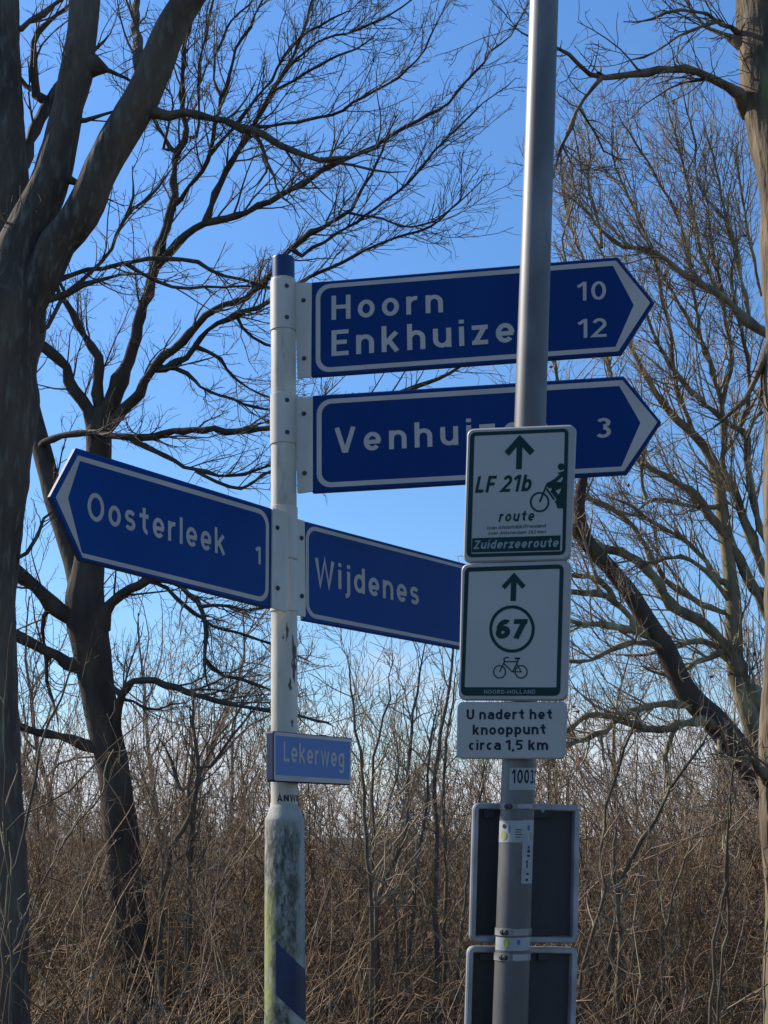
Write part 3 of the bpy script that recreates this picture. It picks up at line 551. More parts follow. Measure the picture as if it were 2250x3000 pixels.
def where(x, y):
    s = x/y
    if s < -.24: return 'left of the dark tree trunk'
    if s < -.09: return 'between the dark tree trunk and the cream post'
    if s < .07: return 'between the cream post and the route sign pole'
    if s < .15: return 'close behind the route sign pole'
    return 'right of the route sign pole'
# more shrubs of the same kind along the verge, stems grown from the ground
def wild_shrub(x, y, hgt, ns, label):
    t = empty('bare_shrub', (x, y, 0), label, 'shrub', 'bare shrubs behind the signs')
    n = 12; P = np.empty((ns, n, 3)); R = np.empty((ns, n))
    for k in range(ns):
        p = np.array([x+rng.normal()*.16, y+rng.normal()*.16, 0]); d = nrm([rng.normal()*.3, rng.normal()*.25, 1]); hh = hgt*rng.uniform(.65, 1.1); P[k, 0] = p
        for i in range(1, n):
            d = nrm(d+rng.normal(size=3)*.11+[0, 0, .03]); p = p+d*hh/(n-1); P[k, i] = p
        r = rng.uniform(.007, .014); R[k] = r*(1-.85*np.linspace(0, 1, n))
        V, F = tubes(P[k:k+1], R[k:k+1], 6); mesh_obj('stem', V, F, M['stem'], t, smooth=True)
    a, b = spawn(P[:, 2:], R[:, 2:], 9, .7, n=6, up=.1, rmax=.006, curl=.24, ang=(.3, 1.0)); a3, b3 = spawn(a, b, 11, .28, n=5, up=.1, rmax=.004, curl=.25, rtip=.002)
    a4, b4 = spawn(a3, b3, 6, .12, n=3, up=.1, rmax=.003, curl=.25, rtip=.0018)
    V, F = join([tubes(a, b, 4), tubes(a3, b3, 3), tubes(a4, b4, 3)]); mesh_obj('crown', V, F, M['pale' if ns == 4 else 'twigred'], t)
WS = [(-1.45, 11.5, 3.5, 5), (-.95, 13, 3.9, 5), (-.35, 12.2, 3.6, 5), (.25, 12.6, 3.7, 5), (.9, 11.6, 3.4, 4), (1.5, 12.4, 3.4, 5), (2.1, 13.2, 3.3, 5), (-2.2, 12.6, 3.7, 5), (-2.9, 11.8, 3.7, 4), (-3.4, 13.5, 3.9, 4), (2.9, 12.2, 3.4, 5), (3.4, 13.8, 3.6, 4), (-1.8, 10.6, 3.0, 4), (-.6, 10.8, 3.0, 4), (.55, 10.4, 3.1, 4), (1.15, 13.6, 3.8, 4), (1.9, 10.8, 2.9, 4), (2.5, 11.3, 3.0, 4), (-2.6, 10.8, 3.1, 5)]
for q, (x, y, h_, ns) in enumerate(WS):
    wild_shrub(x, y, h_, ns, ('pale twigged' if ns == 4 else 'red brown twigged')+' bare shrub, '+where(x, y))

# ------------------------------------------------------------------ undergrowth and the wood beyond: stuff
def canes(n, xr, yr, hr, mt, name, label, kids=3, kid3=(5, .16), lean=.35, rmax=.007, hfun=None, k2=.5):
    x = rng.uniform(*xr, n); y = rng.uniform(*yr, n); hh = rng.uniform(*hr, n)*(rng.random(n)**.35)
    if hfun: hh = hh*hfun(x, y)
    m = 8; P = np.empty((n, m, 3)); P[:, 0] = np.stack([x, y, np.zeros(n)], 1)
    d = np.stack([rng.normal(size=n)*lean+.05, rng.normal(size=n)*lean, np.ones(n)], 1); d /= np.linalg.norm(d, axis=1, keepdims=True)
    for i in range(1, m):
        d = d+rng.normal(size=(n, 3))*.22; d /= np.linalg.norm(d, axis=1, keepdims=True); P[:, i] = P[:, i-1]+d*(hh/(m-1))[:, None]
    r = rng.uniform(.4, 1, n)*rmax; R = r[:, None]*(1-.75*np.linspace(0, 1, m))[None]
    parts = [tubes(P, R, 3)]
    a, b = spawn(P, R, kids, k2, n=5, up=.04, rmax=rmax*.5, curl=.3, ang=(.4, 1.2), rtip=.0017, t0=.1); parts.append(tubes(a, b, 3))
    if kid3:
        a3, b3 = spawn(a, b, kid3[0], kid3[1], n=3, up=.02, rmax=rmax*.3, curl=.3, rtip=.0015); parts.append(tubes(a3, b3, 3))
    V, F = join(parts)
    o = mesh_obj(name, V, F, M[mt], kind='stuff'); o['label'] = label; o['category'] = 'undergrowth'
    return o
def clump(x, y, lo=.45, hi=1.25, f=.9):
    return np.array([lo+(hi-lo)*min(1, max(0, .5+1.1*mnoise.noise((a*f, b*f*.6, 3.3)))) for a, b in zip(x, y)])
canes(950, (-4.5, 4.5), (6.2, 9.2), (1.1, 2.1), 'cane', 'thicket', 'dense brown tangle of leafless canes in front, along the foot of the view', kids=3.8, kid3=(4.5, .19), lean=.45, rmax=.0105,
      hfun=lambda x, y: clump(x, y, .6, 1.15))
canes(330, (-4.5, 4.5), (6.4, 9.6), (1.3, 2.5), 'pale', 'thicket', 'pale sunlit canes standing out of the brown tangle', kids=3.6, kid3=(4.5, .18), lean=.5, rmax=.011, hfun=lambda x, y: clump(x, y, .5, 1.15, 1.3))
canes(1900, (-7, 7), (9.4, 13.5), (1.7, 3.5), 'cane', 'thicket', 'dense brown tangle of leafless canes further back behind the signs', kids=3.2, kid3=(4, .2), lean=.3, rmax=.009,
      hfun=lambda x, y: clump(x, y, .5, 1.15, .9)*(1+.15*np.clip((x-1.5)/3, 0, 1)))
canes(800, (-6, 6), (9.6, 14), (2.4, 4.3), 'pale', 'thicket', 'taller pale whips of the tangle reaching up against the low sky', kids=4.2, kid3=(5, .22), lean=.28, rmax=.010, k2=.6,
      hfun=lambda x, y: clump(x, y, .5, 1.15, .8))
canes(2500, (-11, 11), (13.5, 21), (2.4, 4.7), 'far', 'thicket', 'brown scrub at the edge of the wood', kids=1.9, kid3=(2, .4), lean=.28, rmax=.013, k2=.9,
      hfun=lambda x, y: clump(x, y, .55, 1.1, .6)*np.where(x > 3.4, 1.45, np.where(x < -3.5, 1.0, .88)))

def far_tree_mesh(hgt, seed):
    global rng
    keep = rng; rng = np.random.default_rng(seed)
    n = 12; P = np.zeros((1, n, 3)); d = np.array([0, 0, 1.])
    for i in range(1, n):
        d = nrm(d+rng.normal(size=3)*.13+[0, 0, .05]); P[0, i] = P[0, i-1]+d*hgt*.9/(n-1)
    R = (hgt*.011*(1-.85*np.linspace(0, 1, n)))[None]
    tr = tubes(P, R, 7)
    a, b = spawn(P[:, 3:], R[:, 3:], 4.2, hgt*.36, n=8, up=.13, rmax=hgt*.0045, curl=.2, ang=(.4, 1.0), t0=.02, rtip=.005)
    a3, b3 = spawn(a, b, 3.2, hgt*.15, n=6, up=.12, rmax=.014, curl=.28, ang=(.3, 1.0), rtip=.004)
    a4, b4 = spawn(a3, b3, 3.6, hgt*.06, n=4, up=.1, rmax=.008, curl=.32, rtip=.0035, ang=(.3, .9))
    cr_ = join([tubes(a, b, 4), tubes(a3, b3, 3), tubes(a4, b4, 3)])
    rng = keep
    return tr, cr_
protos = []
for k, hg in enumerate((5.6, 6.2, 5.0)):
    tr, cw = far_tree_mesh(hg, 40+k)
    t = empty('distant_tree', (0, 0, 0)); a = mesh_obj('trunk', tr[0], tr[1], M['far'], t, smooth=True); b = mesh_obj('crown', cw[0], cw[1], M['far'], t)
    protos.append((t, a, b))
FT = [(-4.4, 19, 0, 1.0), (-3.3, 20, 1, 1.0), (-2.2, 21.5, 2, 1.02), (-1.0, 23, 0, .85), (.3, 24, 1, .72), (1.5, 23, 2, .78), (2.8, 22, 0, .80), (4.0, 20.5, 1, .84), (5.0, 19.5, 2, 1.1), (6.0, 22, 0, 1.0), (-5.6, 22, 1, 1.05), (-7, 20, 2, 1.05), (7.6, 21, 1, 1.0), (3.6, 25, 2, 1.15), (-3.9, 25, 0, 1.2)]
used = set()
for q, (x, y, k, s_) in enumerate(FT):
    if k not in used: t, a, b = protos[k]; used.add(k)
    else:
        t0, a0, b0 = protos[k]; t = t0.copy(); sc.collection.objects.link(t)
        for ch in (a0, b0): c = ch.copy(); sc.collection.objects.link(c); c.parent = t
    t.location = (x, y, 0); t.scale = (s_, s_, s_); t.rotation_euler = (0, 0, q*1.7)
    t['label'] = 'far hazy brown bare tree, '+where(x, y); t['category'] = 'tree'; t['group'] = 'row of far bare trees'
canes(1500, (-26, 26), (30, 46), (3.0, 6.2), 'far', 'far_wood', 'low far wood closing the horizon', kids=1.2, kid3=(1.6, .9), lean=.2, rmax=.028, k2=1.8,
      hfun=lambda x, y: clump(x, y, .3, 1.05, .25))

canes(560, (3.0, 9), (12, 19), (2.6, 4.4), 'cane', 'thicket', 'darker scrub piled higher towards the right edge tree', kids=2.8, kid3=(3.4, .35), lean=.25, rmax=.013, k2=.9,
      hfun=lambda x, y: np.clip(.55+(x/y-.17)*5.2, .4, 1.15)*clump(x, y, .8, 1.05, .5))

# ------------------------------------------------------------------ lettering: glyphs as strokes (cap height 1)
def arc(cx, cy, rx, ry, a0, a1, n=14):
    return [(cx+rx*math.cos(math.radians(a0+(a1-a0)*i/n)), cy+ry*math.sin(math.radians(a0+(a1-a0)*i/n))) for i in range(n+1)]

def glyph(ch, w):
    """list of (points, closed), advance width; w = stroke weight"""
    h = w/2; X = .74
    W = .60; L = h; Rr = W-h; mx_ = W/2; rx = W/2-h; ry = X/2-h
    O = lambda cx, cy, a, b: (arc(cx, cy, a, b, 90, 450, 28)[:-1], True)
    P = lambda *p: (list(p), False)
    arch = lambda l, r, y: arc((l+r)/2, y-h-.24, (r-l)/2, .24, 180, 0)
    if ch == 'o': return [O(mx_, X/2, rx, ry)], W
    if ch == 'n': return [P((L, 0), (L, X)), (arch(L, Rr, X)+[(Rr, 0)], False)], W
    if ch == 'm':
        W = .95; c = W/2; Rr = W-h
        return [P((L, 0), (L, X)), (arch(L, c, X)+[(c, 0)], False), (arch(c, Rr, X)+[(Rr, 0)], False)], W
    if ch == 'h': return [P((L, 0), (L, 1)), (arch(L, Rr, X)+[(Rr, 0)], False)], W
    if ch == 'u': return [P((Rr, 0), (Rr, X)), ([(L, X)]+arc(mx_, h+.24, rx, .24, 180, 360), False)], W
    if ch == 'r': return [P((L, 0), (L, X)), (arc(L+.24, X-h-.26, .24, .26, 180, 75), False)], .42
    if ch == 'e': return [(arc(mx_, X/2, rx, ry, -2, 318, 26), False), P((L+.02, X*.47), (Rr+h*.6, X*.47))], W
    if ch == 'c': W = .54; return [(arc(W/2+.02, X/2, W/2-h, ry, 48, 312, 22), False)], W
    if ch == 'a':
        return [(arc(mx_, X-h-.2, rx, .2, 150, 0)+[(Rr, 0)], False), ([(Rr, X*.58), (mx_, X*.58)]+arc(mx_-.02, X*.29+h*.4, rx-.02, X*.29-h*.6, 90, 270)+[(Rr, h+.06)], False)], W-.03
    if ch == 's':
        W = .52; r1 = (X-w)/4; a = W/2-h
        return [(arc(W/2, X-h-r1, a, r1, 25, 270, 16)+arc(W/2, h+r1, a, r1, 90, -155, 16), False)], W
    if ch == 't': return [(([(.16+h, .96), (.16+h, .22+h)]+arc(.16+h+.2, h+.2, .2, .2, 180, 265)), False), P((0, X-h), (.46, X-h))], .48
    if ch == 'f': return [([(.13+h, 0), (.13+h, .78)]+arc(.13+h+.18, .8, .18, .2-h, 180, 80), False), P((0, X-h), (.42, X-h))], .40
    if ch == 'k': return [P((L, 0), (L, 1)), P((L, .27), (W-h-.02, X)), P((L+.17, .42), (W-h, 0))], W
    if ch == 'i': return [P((L, 0), (L, X)), P((L, .86), (L, 1.0))], w
    if ch == 'j': return [([(L+.1, X), (L+.1, -.08)]+arc(L-.08, -.08, .18, .15, -10, -85, 6), False), P((L+.1, .86), (L+.1, 1.0))], w+.1
    if ch == 'l': return [P((L, 0), (L, 1))], w
    if ch == 'z': W = .52; return [P((0, X-h), (W, X-h)), P((W-h*1.1, X-h*.6), (h*1.1, h*.6)), P((0, h), (W, h))], W
    if ch == 'd': return [P((Rr, 0), (Rr, 1)), O(mx_, X/2, rx, ry)], W
    if ch == 'b': return [P((L, 0), (L, 1)), O(mx_, X/2, rx, ry)], W
    if ch == 'p': return [P((L, -.26), (L, X)), O(mx_, X/2, rx, ry)], W
    if ch == 'g': return [([(Rr, X), (Rr, -.04)]+arc(mx_, -.04, rx, .2, 0, -150), False), O(mx_, X/2, rx, ry)], W
    if ch == 'w': W = .88; q = h*1.0; return [P((q, X), (W*.28, 0), (W/2, X), (W*.72, 0), (W-q, X))], W
    if ch == 'v': W = .6; return [P((h, X), (W/2, 0), (W-h, X))], W
    if ch == 'V': W = .74; return [P((h, 1), (W/2-.015, .0)), P((W-h, 1), (W/2+.015, .0)), P((W/2-.06, h*.7), (W/2+.06, h*.7))], W
    if ch == 'W': W = 1.0; return [P((h, 1), (W*.28, 0), (W/2, .96), (W*.72, 0), (W-h, 1))], W
    if ch == 'A': W = .78; return [P((h, 0), (W/2, 1), (W-h, 0)), P((.17, .3), (W-.17, .3))], W
    W = .68; Rr = W-h; mx_ = W/2; rx = mx_-h
    if ch == 'H': return [P((L, 0), (L, 1)), P((Rr, 0), (Rr, 1)), P((L, .52), (Rr, .52))], W
    if ch == 'N': return [P((L, 0), (L, 1)), P((Rr, 0), (Rr, 1)), P((L, 1-h), (Rr, h))], W
    if ch == 'E': W = .58; return [P((W, 1-h), (L, 1-h), (L, h), (W, h)), P((L, .52), (W-.06, .52))], W
    if ch == 'F': W = .56; return [P((W, 1-h), (L, 1-h), (L, 0)), P((L, .50), (W-.06, .50))], W
    if ch == 'L': W = .55; return [P((L, 1), (L, h), (W, h))], W
    if ch == 'U': return [([(L, 1)]+arc(mx_, h+.3, rx, .3, 180, 360)+[(Rr, 1)], False)], W
    if ch == 'O': W = .78; return [O(W/2, .5, W/2-h, .5-h)], W
    if ch == 'D': return [([(L, h), (L, 1-h), (.32, 1-h)]+arc(.32, .5, W-h-.32, .5-h, 90, -90), True)], W
    if ch == 'R': return [([(L, 0), (L, 1-h), (.36, 1-h)]+arc(.36, .74, W-h-.36, .26-h, 90, -90)+[(L, .48)], False), P((.34, .46), (W-h, 0))], W
    if ch == 'B': return [([(L, h), (L, 1-h), (.36, 1-h)]+arc(.36, .75, .22, .25-h, 90, -90)+[(L, .5+h*.2)], False), ([(.3, .5)]+arc(.36, .27, .25, .27-h, 90, -90)+[(L, h)], False)], W
    if ch == 'Z': W = .64; return [P((0, 1-h), (W, 1-h)), P((W-h*1.1, 1-h*.6), (h*1.1, h*.6)), P((0, h), (W, h))], W
    if ch == '0': W = .62; return [O(W/2, .5, W/2-h, .5-h)], W
    if ch == '1': return [P((.22+h, 0), (.22+h, 1)), P((.0, .74), (.22+h*.6, .94))], .26+w
    if ch == '2': W = .6; return [(arc(W/2, 1-h-.24, W/2-h, .24, 160, -20, 14)+[(h*.7, h), (W, h)], False)], W
    if ch == '3': W = .6; return [(arc(W/2-.02, .75, W/2-h-.02, .25-h, 150, -90, 14), False), (arc(W/2-.02, .27, W/2-h, .27-h+.02, 90, -150, 16), False)], W
    if ch == '5': W = .6; return [([(W-.04, 1-h), (.10, 1-h), (.07, .56)]+arc(W/2-.03, .33, W/2-h, .33-h, 110, -140, 16), False)], W
    if ch == '6': W = .64; return [O(W/2, .33, W/2-h, .33-h), (arc(W/2+.04, .5, W/2-h+.04, .5-h, 180, 60, 14), False)], W
    if ch == '7': W = .6; return [P((0, 1-h), (W, 1-h)), P((W-h, 1-h*.6), (.2, 0))], W
    if ch == '8': W = .62; return [O(W/2, .76, W/2-h-.03, .24-h), O(W/2, .27, W/2-h, .27-h+.02)], W
    if ch == ',': return [P((.08, .1), (.0, -.16))], .16
    if ch == '-': return [P((0, .36), (.34, .36))], .34
    if ch == '(': return [(arc(.34, .42, .3, .62, 130, 230, 8), False)], .24
    if ch == ')': return [(arc(-.1, .42, .3, .62, 50, -50, 8), False)], .24
    if ch == '/': return [P((0, -.1), (.36, 1.05))], .36
    return [], .32

def stroke(pts, closed, w):
    pts = [p for i, p in enumerate(pts) if i == 0 or math.hypot(p[0]-pts[i-1][0], p[1]-pts[i-1][1]) > 1e-6]
    n = len(pts); p = np.array(pts, float); L = []; Rr = []
    for i in range(n):
        a = p[i-1] if (i > 0 or closed) else None; b = p[(i+1) % n] if (i < n-1 or closed) else None
        d1 = nrm(p[i]-a) if a is not None else None; d2 = nrm(b-p[i]) if b is not None else None
        if d1 is None: d1 = d2
        if d2 is None: d2 = d1
        n1 = np.array([-d1[1], d1[0]]); n2 = np.array([-d2[1], d2[0]]); m = n1+n2; q = np.linalg.norm(m)
        m = n1 if q < 1e-3 else m/q
        s = min(1/max(m@n1, .38), 2.2)
        L.append(p[i]+m*w/2*s); Rr.append(p[i]-m*w/2*s)
    V = L+Rr; F = []
    for i in range(n if closed else n-1):
        j = (i+1) % n; F.append((i, i+n, j+n, j))
    return V, F

def layout(text, w, sp, cond=1.0):
    """strokes of a line of text; returns [(pts2d, faces, layer)], x extent"""
    x = 0; out = []; first = True
    for ch in text:
        st, adv = glyph(ch, w)
        for q, (pts, cl) in enumerate(st):
            V, F = stroke(pts, cl, w)
            out.append(([(x+p[0], p[1]) for p in V], F, q))
        x += adv+(sp if ch != ' ' else 0)
    return out, x-sp

# ------------------------------------------------------------------ planes of the signs
class Plane:
    """a flat sign: origin, u along it, v up it, n out of its face"""
    def __init__(s, origin, yaw, t=0.0, wl=0.0):
        yaw, t, wl = map(math.radians, (yaw, t, wl))
        d = np.array([math.cos(yaw), math.sin(yaw), 0]); n = np.array([math.sin(yaw), -math.cos(yaw), 0]); a = np.array([0, 0, 1.])
        a = a*math.cos(wl)+n*math.sin(wl)
        s.u = d*math.cos(t)+a*math.sin(t); s.v = a*math.cos(t)-d*math.sin(t); s.n = np.cross(s.u, s.v)
        s.o = np.array(origin, float)
    def uv(s, x, y, off=0.0):
        r = ray(x, y); o = s.o+s.n*off; k = ((o-EYE)@s.n)/(r@s.n); p = EYE+r*k-o
        return np.array([p@s.u, p@s.v])
    def at(s, u, v, h=0.0): return s.o+s.u*u+s.v*v+s.n*h

def round_poly(pts, rad, seg=6):
    """pts: uv corners in order, rad: radius per corner"""
    n = len(pts); out = []
    for i in range(n):
        p = np.array(pts[i]); a = np.array(pts[i-1]); b = np.array(pts[(i+1) % n]); r = rad[i] if isinstance(rad, (list, tuple)) else rad
        if r <= 0: out += [p]*(seg+1) if False else [p+(nrm(a-p)+(nrm(b-p)-nrm(a-p))*k/seg)*1e-5 for k in range(seg+1)]; continue
        d1 = nrm(a-p); d2 = nrm(b-p); half = math.acos(np.clip(d1@d2, -1, 1))/2
        tl = r/math.tan(half); A = p+d1*tl; Bq = p+d2*tl; c = p+nrm(d1+d2)*(r/math.sin(half))
        a0 = math.atan2(*(A-c)[::-1]); a1 = math.atan2(*(Bq-c)[::-1]); da = (a1-a0+math.pi) % (2*math.pi)-math.pi
        out += [c+r*np.array([math.cos(a0+da*k/seg), math.sin(a0+da*k/seg)]) for k in range(seg+1)]
    return out

def inset(poly, d):
    n = len(poly); out = []; c = np.mean(poly, axis=0)
    for i in range(n):
        p = np.array(poly[i]); k = 1
        a = np.array(poly[i-1]); b = np.array(poly[(i+1) % n])
        m = np.array([-(b-a)[1], (b-a)[0]]); m /= np.linalg.norm(m)+1e-12
        if m@(c-p) < 0: m = -m
        d1 = nrm(p-a) if np.linalg.norm(p-a) > 1e-7 else nrm(b-a); m1 = np.array([-d1[1], d1[0]]); m1 = m1 if m1@(c-p) > 0 else -m1
        out.append(p+m*d/max(m@m1, .5))
    return out

def slab(pl, poly, h0, h1, ch=.0015):
    """prism between heights h0 (back) and h1 (front), chamfered front and back"""
    n = len(poly); mb = MB(); ins = inset(poly, ch)
    rings = [(ins, h0), (poly, h0+ch), (poly, h1-ch), (ins, h1)]
    V = [pl.at(p[0], p[1], h) for r, h in rings for p in r]
    F = [tuple(range(3*n, 4*n)), tuple(range(n-1, -1, -1))]
    for k in range(3):
        for i in range(n):
            j = (i+1) % n; F.append((k*n+i, k*n+j, (k+1)*n+j, (k+1)*n+i))
    mb.add(V, F); return mb

def ring(pl, outer, inner, h, mb=None):
    mb = mb or MB(); n = len(outer)
    V = [pl.at(p[0], p[1], h) for p in list(outer)+list(inner)]
    mb.add(V, [(i, (i+1) % n, n+(i+1) % n, n+i) for i in range(n)]); return mb

def sheet(pl, poly, h, mb=None):
    mb = mb or MB(); mb.add([pl.at(p[0], p[1], h) for p in poly], [tuple(range(len(poly)))]); return mb

def text_on(pl, text, BL, BR, TL, h, w=.15, sp=.2, italic=0.0, fit=None, mb=None):
    """text between two baseline ends; BL, BR, TL in photograph pixels"""
    mb = mb or MB()
    a, b, c = pl.uv(*BL), pl.uv(*BR), pl.uv(*TL)
    _, ext = layout(fit or text, w, sp); ex = (b-a)/ext; ey = c-a
    L, _ = layout(text, w, sp)
    for V, F, q in L:
        mb.add([pl.at(*(a+ex*(x+italic*y)+ey*y), h+q*.00012) for x, y in V], F)
    return mb

def line_on(pl, pts, w, h, closed=False, mb=None):
    mb = mb or MB(); V, F = stroke(pts, closed, w)
    mb.add([pl.at(p[0], p[1], h) for p in V], F); return mb

# ------------------------------------------------------------------ posts
class Post:
    def __init__(s, A, B):
        s.A = np.array(A, float); s.ax = nrm(np.array(A)-np.array(B)); s.k = s.ax/s.ax[2]
        s.base = s.A-s.k*s.A[2]
        s.f = nrm(np.array([0, -1, 0])-s.ax*(np.array([0, -1, 0])@s.ax)); s.r = np.cross(s.ax, s.f)*-1
        if s.r[0] < 0: s.r = -s.r
    def c(s, z): return s.base+s.k*z
    def at(s, th, z, r):
        """th: angle from the side that faces the camera, positive to the right"""
        vd = EYE-s.c(z); vd[2] = 0; vd = nrm(vd); rr = np.array([-vd[1], vd[0], 0])
        return s.c(z)+r*(vd*math.cos(th)+rr*math.sin(th))
    def z_of(s, y):
        lo, hi = 0., 8.
        for _ in range(50):
            m = (lo+hi)/2; p = s.c(m); v = p-EYE; py = 1500-FPX*(v@UP)/(v@FW)
            if py > y: lo = m
            else: hi = m
        return m

def lathe(post, prof, k=48, cap=True):
    """prof [(z, r)] bottom to top"""
    V = []; n = len(prof)
    vd = nrm(np.array([-post.base[0], -post.base[1], 0])); rr = np.array([-vd[1], vd[0], 0])
    for z, r in prof:
        for i in range(k):
            a = 2*math.pi*i/k; V.append(post.c(z)+r*(vd*math.cos(a)+rr*math.sin(a)))
    F = [(a*k+i, a*k+(i+1) % k, (a+1)*k+(i+1) % k, (a+1)*k+i) for a in range(n-1) for i in range(k)]
    if cap: F += [tuple(range(k-1, -1, -1)), tuple(range((n-1)*k, n*k))]
    mb = MB(); mb.add(V, F); return mb

def patch(post, th0, th1, z0, z1, r, n=16, top=None, bot=None, mb=None, m=3):
    """thin sheet wrapped on a post; top/bot functions of th may skew the edges"""
    mb = mb or MB(); V = []
    for i in range(n+1):
        th = th0+(th1-th0)*i/n; a = bot(th) if bot else z0; b = top(th) if top else z1
        for j in range(m+1): V.append(post.at(th, a+(b-a)*j/m, r))
    F = [(i*(m+1)+j, (i+1)*(m+1)+j, (i+1)*(m+1)+j+1, i*(m+1)+j+1) for i in range(n) for j in range(m)]
    mb.add(V, F); return mb

def text_round(post, text, th0, z0, hgt, r, w=.17, sp=.12, cond=1.0, mb=None):
    mb = mb or MB(); L, ext = layout(text, w, sp)
    for V, F, q in L:
        if min(v[0] for v in V)*hgt*cond/r+th0 > 2.2: continue
        mb.add([post.at(th0+x*hgt*cond/r, z0+y*hgt, r+q*.00012) for x, y in V], F)
    return mb

def bolt(p, n, r=.006, h=.006, seg=10):
    mb = MB(); n = nrm(n); u = nrm(np.cross(n, [0, 0, 1.])); v = np.cross(n, u); V = []
    for k, (rr, hh) in enumerate([(r*1.35, 0), (r*1.35, h*.25), (r, h*.3), (r, h*.85), (r*.7, h)]):
        V += [p+u*rr*math.cos(2*math.pi*i/seg)+v*rr*math.sin(2*math.pi*i/seg)+n*hh for i in range(seg)]
    F = [(a*seg+i, a*seg+(i+1) % seg, (a+1)*seg+(i+1) % seg, (a+1)*seg+i) for a in range(4) for i in range(seg)]+[tuple(range(4*seg, 5*seg))]
    mb.add(V, F); return mb

SP = Post((-0.29989, 3.577, 3.22316), (-0.25645, 3.577, 1.14117))
LP = Post((.40899, 2.9, 3.66939), (.27281, 2.99, 1.20259))

# ---- signpost
sp_ = empty('signpost', SP.base, 'round cream signpost with a blue cap, mossy below, carrying four blue arrow signs', 'signpost')
zs = SP.z_of
zt, zc, zsh, zl = zs(757), zs(830), zs(2360), zs(2405)
lathe(SP, [(-.02, .053), (.6, .053), (zl, .0532), (zl+.007, .052), (zl+.017, .046), (zsh-.004, .040), (zsh+.002, .0366)], cap=False).build('mast_base', M['mossmast'], sp_, smooth=True)
lathe(SP, [(zsh-.01, .0365), (zsh+.4, .0365), (zs(1400), .0365), (zc+.01, .0365)], cap=False).build('mast_tube', M['mast'], sp_, smooth=True)
cp = lathe(SP, [(zc-.01, .0338), (zt-.004, .0338), (zt-.0012, .0332), (zt, .031)]); cp.build('cap', M['capblue'], sp_, smooth=False)
# blue band painted round the lower mast
zb = zs
def zline(x0, y0, x1, y1):
    z0, z1 = zs(y0), zs(y1)
    def f(th):
        s_ = min(1, max(-1, math.sin(th))) if th < math.pi/2 else 2-math.sin(th)
        return z0+(z1-z0)*(s_+.43)/1.43
    return f
top_f = zline(0, 2752, 0, 2840); bot_f = zline(0, 2907, 0, 2992)
patch(SP, -.445, 2.4, 0, 0, .0540, n=40, top=top_f, bot=bot_f, m=6).build('blue_band', M['bandblue'], sp_, smooth=True)
text_round(SP, 'ANWB', -.58, zs(2349), .0175, .0369, w=.22, sp=.12, cond=1.2).build('lettering', M['black'], sp_)
# worn places where paint has come off
def blotch(th, z, wth, hz, seed, r=.0368, n=18):
    rr = random.Random(seed); mb = MB(); V = [SP.at(th, z, r)]
    ph = [rr.uniform(0, 6.28) for _ in range(4)]
    for i in range(n*2):
        a = math.pi*i/n; q = 1+.22*math.sin(3*a+ph[0])+.2*math.sin(5*a+ph[1])+.14*math.sin(9*a+ph[2])
        V.append(SP.at(th+wth*q*math.cos(a), z+hz*q*math.sin(a), r))
    mb.add(V, [(0, 1+i, 1+(i+1) % (2*n)) for i in range(2*n)]); return mb
blotch(.86, zs(1935), .27, .052, 3).build('worn_patch', M['chip'], sp_)
blotch(.45, zs(2010), .12, .016, 5).build('worn_patch', M['chip'], sp_)
blotch(.22, zs(1855), .09, .022, 8).build('worn_patch', M['chip'], sp_)
blotch(-.08, zs(1872), .05, .006, 12).build('worn_patch', M['chip'], sp_)
blotch(.62, zs(2121), .10, .010, 15).build('worn_patch', M['chip'], sp_)

def collar(root, y0, y1, r=.0392):
    lathe(SP, [(zs(y1), .0367), (zs(y1)+.0001, r), (zs(y0)-.0008, r), (zs(y0), r-.0008), (zs(y0)+.0001, .0367)], cap=False).build('collar', M['cream'], root, smooth=False)

def dot(root, th, y, r=.0395, R=.0050, name='screw'):
    p = SP.at(th, zs(y), r); c = SP.c(zs(y)); bolt(p, p-c, r=R, h=.003).build(name, M['bolt'], root)

Z1 = lambda x, y: (750+.72333*x, 700+.72333*y)
Z2 = lambda x, y: (100+.7836*x, 1250+.7836*y)
ZW = lambda x, y: (860+.3255*x, 1400+.3255*y)
ZL = lambda x, y: (700+.42944*x, 2050+.42944*y)

def blade(name, label, pl, Z, plate, outer, inner, rads, texts, sheet_mat, thick=.009):
    root = empty(name, pl.at(0, 0), label, 'direction sign', 'direction signs on the signpost')
    pp = [pl.uv(*Z(*p)) for p in plate]
    slab(pl, round_poly(pp, [0.002]*len(pp), 3), -thick, 0).build('plate', M[sheet_mat], root)
    # darker folded edge round the back
    e = round_poly(pp, [0.002]*len(pp), 3)
    slab(pl, inset(e, -.0022), -thick-.003, -.0022, .0006).build('edge_profile', M['blue_edge'], root)
    po = round_poly([pl.uv(*Z(*p)) for p in outer], [r for r in rads]); pi = round_poly([pl.uv(*Z(*p)) for p in inner], [max(r*.72, 0) for r in rads])
    ring(pl, po, pi, .0006).build('border', M['legend'], root)
    for (tx, a, b, c, kw) in texts:
        nm = 'distance_number' if tx.isdigit() else 'lettering'
        text_on(pl, tx, Z(*a), Z(*b), Z(*c), .0006, **kw).build(nm, M['legend'], root)
    return root

R0 = .042
